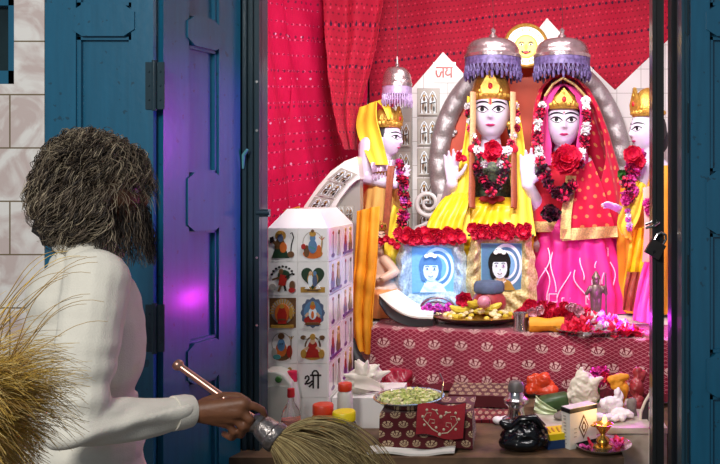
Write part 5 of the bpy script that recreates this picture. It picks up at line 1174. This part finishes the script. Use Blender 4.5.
t = th('leaf_bundle', 'green leaf bundle in a clear plastic wrap on the marble step', 'bundle', V(E(553, 0, 3.36).x, 3.36, BZ))
mb = MB(); c = V(E(554, 0, 3.36).x, 3.36, BZ+.036); mb.M = Matrix.Translation(c) @ Matrix.Rotation(-.18, 4, 'Y') @ Matrix.Rotation(PI/2, 4, 'Y'); mb.lathe([(0, -.062), (.03, -.06), (.036, -.05), (.036, .05), (.03, .06), (0, .062)], n=24, fl=lambda a, i: 1+.06*math.sin(a*5)); mb.build('rolled_leaves', mat('dark_leaf', '#3c5a2e', .4, var=.4, vs=30), t)
mb = MB(); mb.ribbon([c+V(-.085, -.03, -.03), c+V(-.05, -.045, -.035), c+V(.02, -.05, -.034)], [c+V(-.075, -.02, .035), c+V(-.055, -.04, .02), c+V(.0, -.046, -.012)], 8, 14, .008, 2, .003); mb.build('wrap', mat('pale_wrap', '#c8d6a4', .3, var=.2), t)
lump('stone', 'flat grey stone in front of the leaf bundle', 'stone', [(V(E(565, 0, 3.24).x, 3.24, BZ+.014), V(.05, .035, .018))], 'stone', .004, 2, .004)
t = th('flower', 'magenta flower behind the white plastic bag', 'flower', E(598, 374, 3.5))
for x, y in ((596, 374), (602, 372), (599, 380)): put(PINKF, 'blossom', t, E(x, y, 3.5), rrot(), 1.2)
for x, y in ((606, 376), (610, 380)): put(ROSE, 'rose', t, E(x, y, 3.48), front(), .9)
mb = MB(); mb.tube([E(598, 380, 3.5), E(598, 392, 3.5), V(E(598, 0, 3.5).x, 3.5, BZ)], .008, 8); mb.build('stem', MATS['leaf_green'], t)
lump('cloth_scrap', 'bright orange cloth tuft on the marble step', 'cloth', [(E(618, 384, 3.4), V(.035, .025, .03)), (E(612, 380, 3.4), E(626, 377, 3.4), .022, .016), (E(620, 386, 3.4), E(621, 396, 3.4), .03, .02), (E(621, 396, 3.4), V(E(621, 0, 3.4).x, 3.4, BZ+.014), .018, .016)], 'orange_cloth', .0035, 1, .008)
lump('tissue', 'crumpled white tissue lying at the front of the marble step', 'tissue', [(E(612, 404, 3.3), V(.04, .035, .035)), (E(622, 414, 3.24), V(.05, .035, .018)), (E(606, 417, 3.2), V(.045, .03, .012)), (E(618, 395, 3.32), V(.02, .02, .03))], 'petal_white', .0035, 1, .012)
lump('cloth_bundle', 'dark red and brown bundle by the right door post', 'bundle', [(E(636, 388, 3.46), V(.032, .03, .045)), (E(640, 376, 3.48), V(.025, .025, .035)), (E(636, 404, 3.42), V(.034, .03, .04))], 'apple', .004, 1, .008)
lump('wrapped_sweet', 'small beige packet beside the tissue on the step', 'packet', [(E(631, 412, 3.3), V(.02, .016, .03)), (E(632, 402, 3.3), E(632, 416, 3.3), .02, .02)], 'stone', .0035, 1, .004)
t = th('fan', 'dark leaf-shaped hand fan with pale edge leaning at the right door post', 'fan', V(E(645, 0, 3.24).x, 3.24, BZ))
o2 = [(640, 424), (641, 412), (645, 402), (651, 392), (655, 400), (655, 426)]
mb = MB(); mb.prism([(E(x, y, 3.24).x, E(x, y, 3.24).z) for x, y in o2], 3.24, 3.25); mb.build('blade', mat('dark_blade', '#3a3434', .5, var=.3), t, 0)
mb = MB(); mb.tube([E(x, y, 3.238) for x, y in o2[:4]], .006, 8); mb.build('edge', MATS['crumple'], t)
# patterned hanging strip by the post
t = th('side_cloth', 'narrow white cloth strip with pink diamonds hanging beside the right post', 'cloth', V(E(652, 0, 3.08).x, 3.08, .9))
mb = MB(); mb.ribbon([E(649, 402, 3.08), E(648.5, 440, 3.08), E(648, 500, 3.08)], [E(662, 402, 3.08), E(662, 440, 3.08), E(662, 500, 3.08)], 8, 20, .003, 1, .004); mb.build('strip', MATS['paper'], t)
mb = MB()
for y in (408, 428, 448, 468): p = [E(x, yy, 3.073) for x, yy in ((652, y-8), (656, y), (652, y+8), (648.6, y))]; mb.add(p+[q+V(0, .003, 0) for q in p], [(0,1,2,3), (0,4,5,1), (1,5,6,2), (2,6,7,3), (3,7,4,0)])
mb.build('diamonds', MATS['petal_magenta'], t, 0)
# steel water pot with dark lid
c = on(516, 3.2); t = th('steel_pot', 'small steel pot with dark knob lid behind the black bag', 'pot', c); H2 = lambda py: A(0, py, 3.2).z-PZ
mb = MB(); mb.lathe([(.03, .0), (.055, .004), (.06, .03), (.056, .05), (.036, .062), (.03, H2(408)), (.036, H2(405)), (.05, H2(402)), (.05, H2(399)), (.034, H2(396)), (.028, H2(391))], c, 32); mb.build('pot_body', MATS['steel'], t)
mb = MB(); mb.lathe([(.026, H2(392)), (.032, H2(391)), (.032, H2(385)), (.026, H2(382)), (.02, H2(381)), (0, H2(380))], c, 28); mb.build('lid', mat('grey_lid', '#6b6664', .5, .4), t)
for x, y, m, lb in ((500, 3.3, 'petal_white', 'pale crumpled wrapper left of the steel pot'), (535, 3.2, 'petal_pink', 'small pink and white wrapper right of the steel pot')):
    lump('wrapper', lb, 'wrapper', [(on(x, y)+V(0,0,.016), V(.03, .02, .016)), (on(x, y)+V(.02,0,.02), V(.018, .018, .016))], m, .0035, 1, .006)
# black polythene bag
t = th('black_bag', 'glossy black polythene bag at the front edge of the platform', 'bag', on(525, 2.98))
b = MB(); c = on(525, 2.975); b.ell(c+V(0, 0, .052), (.092, .06, .05), 24, 0, .2); b.ell(c+V(-.01, -.01, .03), (.092, .06, .03), 24); b.ell(c+V(.025, 0, .08), (.05, .045, .032), 18, 0, .3); b.caps(c+V(-.03, 0, .08), c+V(-.085, -.01, .105), .03, .012); b.caps(c+V(-.06,0,.1), c+V(.03,0,.105), .016, .024)
b.fuse('bag_body', mat('polythene', '#0c0c0e', .2, var=.1), t, .0035, 1, lambda co, n: n*.010*(abs(noise.noise(co*20))*1.3-.3))
b = MB(); b.tube([c+V(-.05, -.02, .095), c+V(-.02, -.03, .125), c+V(.04, -.03, .128), c+V(.07, -.02, .09)], [.012, .01, .012, .014], 10, flat=.5); b.build('bag_handle', MATS['polythene'], t)
# brass dish
c = on(545, 3.07); lath('brass_dish', 'small shallow brass dish behind the yellow box', 'dish', c, [(.02, 0), (.03, .003), (.042, .022), (.044, .026), (.038, .024), (.02, .008), (0, .008)], 'brass')
# incense boxes
def box3(label, px0, px1, Y, h, dep, yaw, mats, deco=None, nm='incense_box'):
    p = on((px0+px1)/2, Y); t = th(nm, label, 'box', p); w = A(px1, 0, Y).x-A(px0, 0, Y).x
    M = Matrix.Translation(p) @ Matrix.Rotation(yaw, 4, 'Z'); mb = MB(); mb.M = M
    mb.box((-w/2, 0, 0), (w/2, dep, h)); o = mb.build('carton', MATS[mats], t, 0); return t, M, w
t, M, w = box3('blue and yellow incense box lying behind the white box', 547, 578, 2.99, .055, .1, .35, 'cap_yellow')
mb = MB(); mb.M = M; mb.box((-w/2-.001, -.001, 0), (w/2+.001, .101, .032)); mb.build('blue_side', mat('box_blue', '#1c3a66', .45, var=.1), t, 0)
mb = MB(); mb.M = M
for k in range(5): mb.tube([(-w*.35+k*.018, .02+.008*(k % 2), .056), (-w*.3+k*.02, .07, .056)], .004, 6)
mb.build('printed_lettering', MATS['goldleaf'], t)
p = on(570, 2.97); t = th('incense_box', 'white and black incense box standing upright with a diamond emblem', 'box', p); h = A(0, 409, 2.97).z-PZ
M = Matrix.Translation(p) @ Matrix.Rotation(.55, 4, 'Z'); w = .13; dep = .05
M = Matrix(((.86, .5, 0, p.x), (.5, -.86, 0, p.y+.0), (0, 0, 1, p.z), (0, 0, 0, 1)))   # long side runs right and away
M = Matrix.Translation(p) @ Matrix.Rotation(.62, 4, 'Z')
mb = MB(); mb.M = M; mb.box((0, 0, 0), (w, dep, h)); mb.build('carton', MATS['paper'], t, 0)
mb = MB(); mb.M = M; mb.box((-.001, -.001, h-.018), (w+.001, dep+.001, h-.002)); mb.build('black_band', MATS['black'], t, 0)
mb = MB(); mb.M = M; mb.box((.03, -.001, 0), (w+.001, dep+.001, .02)); mb.build('black_band', MATS['black'], t, 0)
mb = MB(); d = Deco(mb, M @ V(0, -.0012, 0), (M @ V(w, 0, 0))-(M @ V(0, 0, 0)), V(0, 0, h), .0006)
d.poly([(.5,.2),(.68,.5),(.5,.8),(.32,.5)], 2); d.poly([(.5,.27),(.64,.5),(.5,.73),(.36,.5)], 0); d.poly([(.5,.34),(.6,.5),(.5,.66),(.4,.5)], 2); d.el(.5, .5, .04, .07, 0)
for k in range(3): d.line([(.12,.3+.1*k),(.22,.3+.1*k)], .012, 12)
mb.build('emblem', PIC, t, 0)
mb = MB(); d = Deco(mb, M @ V(0, dep, 0)+M.to_3x3() @ V(-.0012, 0, 0), (M @ V(0, 0, 0))-(M @ V(0, dep, 0)), V(0, 0, h), .0006)
for k in range(9): d.line([(.35, .12+.085*k), (.65, .12+.085*k+.02*(k % 2))], .016, 12)
mb.build('printed_lettering', PIC, t, 0)
# burning brass lamp on a steel plate
c = on(603, 2.985); lath('steel_plate', 'round steel plate under the burning brass lamp', 'plate', c, [(0, .0), (.07, .0), (.085, .004), (.105, .017), (.107, .021), (.102, .02), (.082, .009), (0, .006)], 'steel', 48)
PL = c+V(0, 0, .0065); t = th('oil_lamp', 'lit brass oil lamp standing on a steel plate', 'lamp', PL)
HL = lambda py: A(0, py, 2.985).z-PL.z
mb = MB(); mb.lathe([(0, 0), (.034, .0), (.036, .006), (.022, .012), (.026, .024), (.022, .034), (.01, .042), (.008, HL(434)), (.016, HL(432)), (.02, HL(430)), (.03, HL(427)), (.038, HL(423.5)), (.034, HL(423.5)), (.02, HL(427)), (0, HL(427.5))], PL, 32); mb.build('lamp_stand', MATS['brass'], t)
mb = MB(); mb.ell(PL+V(-.026, 0, HL(425.5)), (.022, .012, .006), 12); mb.build('spout', MATS['brass'], t)
fl = PL+V(.006, 0, HL(423)); mb = MB(); mb.tube([PL+V(0, 0, HL(426)), fl], .004, 6); mb.build('wick', MATS['petal_white'], t)
mb = MB(); mb.lathe([(0, -.004), (.006, 0), (.009, .008), (.006, .018), (.002, .028), (0, .032)], fl, 14); o = mb.build('flame', emis('flame', '#ffb347', 9), t)
petals('flower_petals', 'pink petals scattered on the steel plate around the lamp', 26, lambda i: (c+V(random.choice((-1, 1))*random.uniform(.04, .075), random.uniform(-.04, .04), .011+.004*random.random()), i % 2), [MATS['petal_pink'], MATS['rose_dark']], .02, 3)
FLAME = fl

# ------------------------------------------------------------------ the man with the whisk
FW = V(.8, .6, 0); RT = V(.6, -.8, 0); TH = math.atan2(.8, -.6)
HC = V(-1.06, 2.02, 1.5); C0 = V(-1.085, 2.0, 0)
man = th('person', 'person with long grey curly hair and cream sweater holding a fly whisk', 'person', V(-1.085, 2.0, 0))
HF = V(.95, .31, 0); HRT = V(.31, -.95, 0); T = headT(HC, .118, math.atan2(.95, -.31), .1)
RTZ = Matrix.Translation(C0) @ Matrix.Rotation(TH, 4, 'Z')      # local -Y is the way he faces
SHR, ELR, WRR = C0+RT*.165+V(0,0,1.285), V(-.975, 1.765, .978), A(191, 411, 1.97)
SHL, ELL_, WRL = C0-RT*.165+V(0,0,1.285), C0-RT*.235-FW*.03+V(0,0,.99), C0-RT*.22+FW*.06+V(0,0,.76)
mb = MB(); head(mb, T, n=64); mb.caps(C0+V(0,0,1.30)+FW*.0, HC+V(0,0,-.05)-FW*.02, .062, .06)
mb.M = RTZ; mb.ell((0, .0, 1.15), (.15, .095, .2)); mb.ell((0, 0, .92), (.125, .085, .14)); mb.caps((-.15,0,1.28), (.15,0,1.28), .05, .05)
for s in (-1, 1):
    mb.chain([(s*.08, 0, .86), (s*.095, -.02, .48), (s*.1, .02, .09)], [.066, .052, .036]); mb.caps((s*.1, .03, .045), (s*.105, -.13, .03), .038, .03)
    for k in range(5): mb.caps((s*.105+(k-2)*.014, -.14, .024), (s*.105+(k-2)*.016, -.175+abs(k-1)*.006, .018), .014, .01, 8)
mb.M = Matrix()
mb.chain([SHR, ELR, WRR], [.048, .038, .026]); mb.chain([SHL, ELL_, WRL], [.048, .038, .026]); hand(mb, WRL, FW*.25+V(0,0,-1), RT, FW, .18, .25)
# right hand closed around the handle
Q = lambda x, y, Y: A(x, y, Y)
for p, r in ((Q(243, 404, 1.974), .019), (Q(239, 411, 1.972), .02), (Q(233, 417, 1.977), .018), (Q(227, 422, 1.984), .016)): mb.caps(WRR+V(.01, 0, 0), p, .026, r)
for pts, rs in (([Q(243, 404, 1.974), Q(254, 406, 1.982), Q(262, 410, 1.995), Q(265, 416, 2.005)], [.0115, .0105, .0095, .008]),
                ([Q(239, 411, 1.972), Q(250, 419, 1.972), Q(250, 428, 1.995), Q(241, 427, 2.02)], [.012, .011, .0105, .009]),
                ([Q(233, 417, 1.977), Q(243, 427, 1.978), Q(241, 435, 2.002), Q(232, 432, 2.022)], [.0115, .0105, .01, .009]),
                ([Q(227, 422, 1.984), Q(234, 432, 1.986), Q(232, 438, 2.006), Q(224, 434, 2.02)], [.0105, .0095, .009, .008]),
                ([Q(205, 404, 1.985), Q(222, 397, 2.02), Q(238, 397, 2.032), Q(248, 402, 2.03)], [.018, .014, .0125, .010])): mb.chain(pts, rs, 10)
mb.fuse('body', MATS['skin'], man, .0042, 2)
features(man, T, 'ink', 'hair2', mark=None) if False else None
mm('brown_lip', '#6a3430', .5)
features(man, T, 'ink', 'hair2', 'brown_lip', None, .75)
# sweater, trousers
mb = MB(); mb.M = RTZ
mb.ell((0, 0, 1.13), (.188, .132, .22), 28); mb.ell((0, .03, 1.22), (.17, .1, .11), 24); mb.ell((0, .005, .93), (.165, .122, .17), 28); mb.caps((-.145, 0, 1.262), (.145, 0, 1.262), .074, .074); mb.caps((-.12, .005, 1.28), (-.04, 0, 1.345), .06, .045); mb.caps((.12, .005, 1.28), (.04, 0, 1.345), .06, .045); mb.caps((0, 0, 1.25), (0, -.01, 1.345), .095, .07); mb.ell((0, 0, .8), (.178, .138, .13), 28); mb.ell((0, 0, .86), (.172, .132, .13), 28)
mb.M = Matrix()
CF = WRR+(ELR-WRR).normalized()*.035
mb.chain([SHR-RT*.02, SHR.lerp(ELR, .5)+V(0,-.004,0), ELR], [.074, .066, .056], 16); mb.chain([ELR, ELR.lerp(CF, .6), CF], [.056, .047, .04], 16); mb.chain([SHL, ELL_, WRL+(ELL_-WRL)*.1], [.07, .056, .038], 16)
def folds(c, n):
    d = .006*noise.noise(c*7)+.003*noise.noise(c*19)
    e = (c-ELR).length
    if e < .2 and c.y < 1.99: d += .008*(1-e/.2)*math.sin((c-SHR).length*95+3*noise.noise(c*9))
    d += .006*max(0, noise.noise(V(c.x*5+c.z*9, c.y*5, c.z*14)))
    if c.z < .98: d += .006*math.sin(c.z*60+4*noise.noise(c*5))
    return n*d
mb.fuse('sweater', MATS['sweater'], man, .0055, 3, folds)
mb = MB(); ax = (WRR-CF).normalized(); mb.tube([CF-ax*.012, CF+ax*.018, CF+ax*.034, CF+ax*.04], [.042, .042, .039, .032], 24); mb.build('cuff', MATS['sweater'], man)
mb = MB(); mb.M = RTZ; mb.tube([V(.074*math.cos(a), -.008+.07*math.sin(a), 1.348+.01*math.sin(a)) for a in [2*PI*i/30 for i in range(31)]], .012, 8, cap=False); mb.build('collar', MATS['sweater'], man)
mb = MB(); mb.M = RTZ; mb.ell((0, 0, .8), (.12, .085, .12))
for s in (-1, 1): mb.chain([(s*.075, 0, .78), (s*.097, -.015, .48), (s*.1, .015, .1)], [.08, .072, .065])
mb.fuse('trousers', MATS['trouser'], man, .007, 3, lambda c, n: n*.006*noise.noise(c*12))
# hair: a lumpy base with many loose curls over it
random.seed(17); mb = MB()
HB = HC-HF*.014
mb.ell(HB-HF*.02+V(0,0,.012), (.102, .102, .118), 30, 3, .25, 14); mb.ell(HB-HF*.045+V(0,0,-.075), (.09, .09, .07), 26, 3, .3, 14)
mb.build('hair_base', [MATS['hair4']]*4, man, 80)
gens = []
NV = lambda q: V(noise.noise(q), noise.noise(q+V(31, 0, 0)), noise.noise(q+V(0, 47, 0)))
while len(gens) < 5200:
    d = V(random.gauss(0,1), random.gauss(0,1), random.gauss(0,1)).normalized()
    f = d.dot(HF)
    if d.z < -.62 or (f > .42 and d.z < .5): continue
    c = HB; p = c+V(d.x*.1, d.y*.1, d.z*.116); v = (d*.8+V(0,0,.2)).normalized()
    clump = NV(d*4.5); ph = 6*clump.x+random.uniform(-.5, .5); fr = .75+.35*clump.y; am = .42+.3*clump.z; L = random.uniform(.0085, .0135); pts = [p.copy()]
    side = d.cross(V(0,0,1)); side = side.normalized() if side.length > .05 else HRT.copy()
    side = (side+clump*.8).normalized(); dd = (d+side*.6*clump.y).normalized(); hz = V(d.x, d.y, 0)
    for k in range(15):
        o = p-c; rad = V(o.x, o.y, o.z*.88).length
        v = (v*.55+V(0,0,-.30)+side*am*math.sin(ph+k*fr)+dd*.42*math.cos(ph+k*fr)+NV(p*16)*.25+(o.normalized()*.5 if rad < .117 else -o.normalized()*.4 if rad > .14 and p.z > HC.z-.12 else -hz*.12)).normalized()
        p = p+v*L; pts.append(p.copy())
        if p.z < HC.z-.165: break
    if len(pts) < 4: continue
    z = noise.noise(d*2.6+V(5,1,2)); m = random.choices((0,1,2,3), (3+4*z, 3-2*z, .7+5*max(0,z)+(1.0 if d.z < .0 else 0), 2.4-3*z))[0]
    gens.append((pts, m, random.uniform(.7, 1.2)))
for i in range(240):                                  # flyaway wisps
    a = random.uniform(0, 6.3); d = V(math.cos(a)*random.uniform(.3,1), math.sin(a)*random.uniform(.3,1), random.uniform(-.2, 1)).normalized()
    p = HB+d*.122; v = d; pts = [p.copy()]; ph = random.uniform(0,6)
    for k in range(9): v = (v+V(0,0,-.3)+HRT*.5*math.sin(ph+k)).normalized(); p = p+v*.008; pts.append(p.copy())
    gens.append((pts, random.choice((0, 2)), .5))
strand_mesh('hair', gens, .00125, [MATS[k] for k in ('hair1', 'hair2', 'hair3', 'hair4')], man)
gens = []
for i in range(600):
    a = random.uniform(-1.5, 1.5); d = HF*math.cos(a)+HRT*math.sin(a); z = random.uniform(-.105, -.03)
    p = HC+d*(.088 if abs(a) > .7 else .1)+V(0,0,z); v = (d*.8+V(0,0,-.6)).normalized(); pts = [p.copy()]; ph = random.uniform(0,6.3)
    for k in range(11): v = (v*.6+V(0,0,-.45)+d*.1+HRT*.4*math.sin(ph+k*1.0)+HF*.35*math.cos(ph+k*1.2)).normalized(); p = p+v*.0095; pts.append(p.copy())
    gens.append((pts, random.choice((0, 1, 3, 3)), 1))
strand_mesh('beard', gens, .0012, [MATS[k] for k in ('hair1', 'hair2', 'hair3', 'hair4')], man)
# ------------------------------------------------------------------ fly whisks
tp, f0, f1 = A(178, 365, 2.035), A(254, 420, 2.004), A(279, 440, 1.99); ax = (f1-f0).normalized()
t = th('fly_whisk', 'fly whisk with rosy metal handle and olive brown hair held by the grey-haired person', 'whisk', f0)
mb = MB(); mb.tube([tp, tp.lerp(f0, .5), f0], [.0085, .0095, .0115], 14); mb.build('handle', MATS['copper'], t)
mb = MB(); mb.tube([tp-ax*.012, tp-ax*.008, tp, tp+ax*.006, tp+ax*.012], [.004, .012, .0145, .013, .009], 16); mb.build('knob', MATS['copper'], t)
mb = MB(); L = (f1-f0).length
mb.tube([f0-ax*.006, f0, f0+ax*.012, f0+ax*.02, f0+ax*.028, f0+ax*L*.55, f0+ax*L*.7, f0+ax*L*.74, f0+ax*L*.95, f0+ax*L, f0+ax*(L-.002)], [.012, .022, .028, .025, .029, .031, .033, .037, .037, .034, .02], 28); mb.build('ferrule', mat('worn_silver', '#a39a96', .3, .9, var=.4, vs=60, bump=.6, bs=90), t)
random.seed(23); mb = MB(); gens = []
u = ax.orthogonal().normalized(); w = ax.cross(u)
for i in range(2600):
    a, r = random.uniform(0, 6.3), .028*math.sqrt(random.random()); q = u*math.cos(a)+w*math.sin(a); p = f1+q*r-ax*.006
    sp = random.random()**1.3; v = (ax+q*(r/.028)*.85*sp+V(.25, 0, .12)).normalized(); pts = [p.copy()]; Ls = random.uniform(.028, .05); g = random.uniform(.12, .22)
    ph = random.uniform(0, 6)
    for k in range(9):
        v = (v+V(.02, 0, -g*(.6+.12*k))+.07*V(noise.noise(p*9), noise.noise(p*9+V(5,0,0)), noise.noise(p*9+V(0,5,0)))).normalized(); p = p+v*Ls; pts.append(p.copy())
    gens.append((pts, random.choice((0, 0, 1, 2)), random.uniform(.6, 1.1)))
for i in range(110):                                    # the looser locks that arch over to the right
    a = random.uniform(-.5, .5); p = f1+V(random.uniform(-.01,.02), random.uniform(-.02,.02), .01); v = (V(.75, .1*a, .78+.3*a)).normalized(); pts = [p.copy()]; g = random.uniform(.17, .26)
    for k in range(14): v = (v+V(.03, 0, -g)).normalized(); p = p+v*.026; pts.append(p.copy())
    gens.append((pts, random.choice((0, 1, 2)), .8))
strand_mesh('whisk_hair', gens, .0014, [MATS[k] for k in ('whisk1', 'whisk2', 'whisk3')], t)
# the second whisk, swinging in from the left in the foreground
YW = 1.15; r0 = A(-75, 440, YW); t = th('fly_whisk', 'golden yellow whisk hair close up at the lower left edge of the picture', 'whisk', r0)
mb = MB(); mb.tube([r0+V(-.36, 0, -.12), r0+V(-.1, 0, -.03)], [.01, .012], 14); mb.build('handle', MATS['copper'], t)
mb = MB(); mb.tube([r0+V(-.11, 0, -.034), r0+V(-.1, 0, -.03), r0+V(-.05, 0, -.015), r0+V(.0, 0, 0)], [.012, .026, .03, .036], 24); mb.build('ferrule', MATS['worn_silver'], t)
random.seed(29); gens = []
for i in range(5000):
    a = random.gauss(.42, .5); q = random.uniform(-1, 1); p = r0+V(-.01, .03*q, random.uniform(-.035, .035)); v = V(math.cos(a), .3*q+random.gauss(0, .12), math.sin(a)).normalized(); pts = [p.copy()]
    Ls = random.uniform(.0105, .0185)*(1.15 if a > .5 else .88); g = random.uniform(.02, .09)
    for k in range(11): v = (v+V(0, 0, -g*k*.32)+.14*V(noise.noise(p*7), noise.noise(p*7+V(5,0,0)), noise.noise(p*7+V(0,5,0)))).normalized(); p = p+v*Ls; pts.append(p.copy())
    gens.append((pts, random.choice((0, 0, 1, 2)), random.uniform(.6, 1.1)))
for i in range(16):
    b = random.uniform(0, 1); p = A(-20+30*b, 330+60*random.random(), YW); v = V(.35+.4*random.random(), 0, 1).normalized(); pts = [p.copy()]; ph = random.uniform(0, 6)
    for k in range(12): v = (v+V(.12*math.sin(ph+k*.8), .05*math.cos(ph+k), -.05*k*.35)).normalized(); p = p+v*random.uniform(.013, .017); pts.append(p.copy())
    gens.append((pts, random.choice((0, 1, 1)), 1.1))
strand_mesh('whisk_hair', gens, .00095, [MATS[k] for k in ('gold_hair1', 'gold_hair2', 'gold_hair3')], t)

# ------------------------------------------------------------------ light
w = bpy.data.worlds.new('World'); sc.world = w; w.use_nodes = True
bg = w.node_tree.nodes['Background']; bg.inputs[0].default_value = (.62, .72, .85, 1); bg.inputs[1].default_value = .27
def area(nm, loc, to, sx, sy, e, c=(1,1,1), spread=180):
    l = bpy.data.lights.new(nm, 'AREA'); l.shape = 'RECTANGLE'; l.size, l.size_y = sx, sy; l.energy = e; l.color = c; l.spread = math.radians(spread)
    o = bpy.data.objects.new(nm, l); COL.objects.link(o); o.location = loc; o.rotation_euler = (Vector(to)-Vector(loc)).to_track_quat('-Z', 'Y').to_euler(); return o
def spot(nm, loc, to, e, c, deg, bl=.5, r=.03):
    l = bpy.data.lights.new(nm, 'SPOT'); l.energy = e; l.color = c; l.spot_size = math.radians(deg); l.spot_blend = bl; l.shadow_soft_size = r
    o = bpy.data.objects.new(nm, l); COL.objects.link(o); o.location = loc; o.rotation_euler = (Vector(to)-Vector(loc)).to_track_quat('-Z', 'Y').to_euler(); return o
def point(nm, loc, e, c, r=.03):
    l = bpy.data.lights.new(nm, 'POINT'); l.energy = e; l.color = c; l.shadow_soft_size = r
    o = bpy.data.objects.new(nm, l); COL.objects.link(o); o.location = loc; return o
area('shrine_tube_lamp', (-.1, 2.83, 2.72), (-.05, 4.6, 1.4), 1.2, .12, 35, (1, .97, .96), 125)
area('shrine_ceiling_lamp', (0, 4.0, 2.9), (0, 4.2, 0), 1.0, .3, 8, (1, .95, .95))
spot('violet_fill', (.5, 3.15, 1.75), (-1.09, 2.76, 1.45), 62, (.6, .02, 1), 42, .6, .05)  # added spot without a fixture, turns the folded leaf purple
area('outside_fill', (-1.2, -.4, 2.8), (-.95, 2.2, 1.1), .8, .8, 62, (1, .97, .92))  # added fill standing in for the dim ambience outside
point('magenta_lamp', (.45, 3.70, .87), 46, (.85, .03, 1), .06)
spot('blue_lamp', (-.25, 3.4, 1.25), A(430, 285, 4.25), 38, (.04, .4, 1), 30, .5)
if 'FLAME' in globals(): point('lamp_flame_light', FLAME+V(0, -.005, .05), .5, (1, .6, .25), .012)
# ------------------------------------------------------------------ camera
cd = bpy.data.cameras.new('Camera'); cam = bpy.data.objects.new('Camera', cd); COL.objects.link(cam)
cam.location = (0, 0, CZ); cam.rotation_euler = (PI/2, 0, 0); cd.sensor_width = 36; cd.lens = 36*F/720
cd.shift_x = -(VX-360)/720; cd.shift_y = -(232-VY)/720; cd.clip_start = .05
sc.camera = cam
v = sc.view_settings; v.view_transform = 'Standard'; v.look = 'None'; v.gamma = 1; v.use_curve_mapping = False; v.exposure = 0
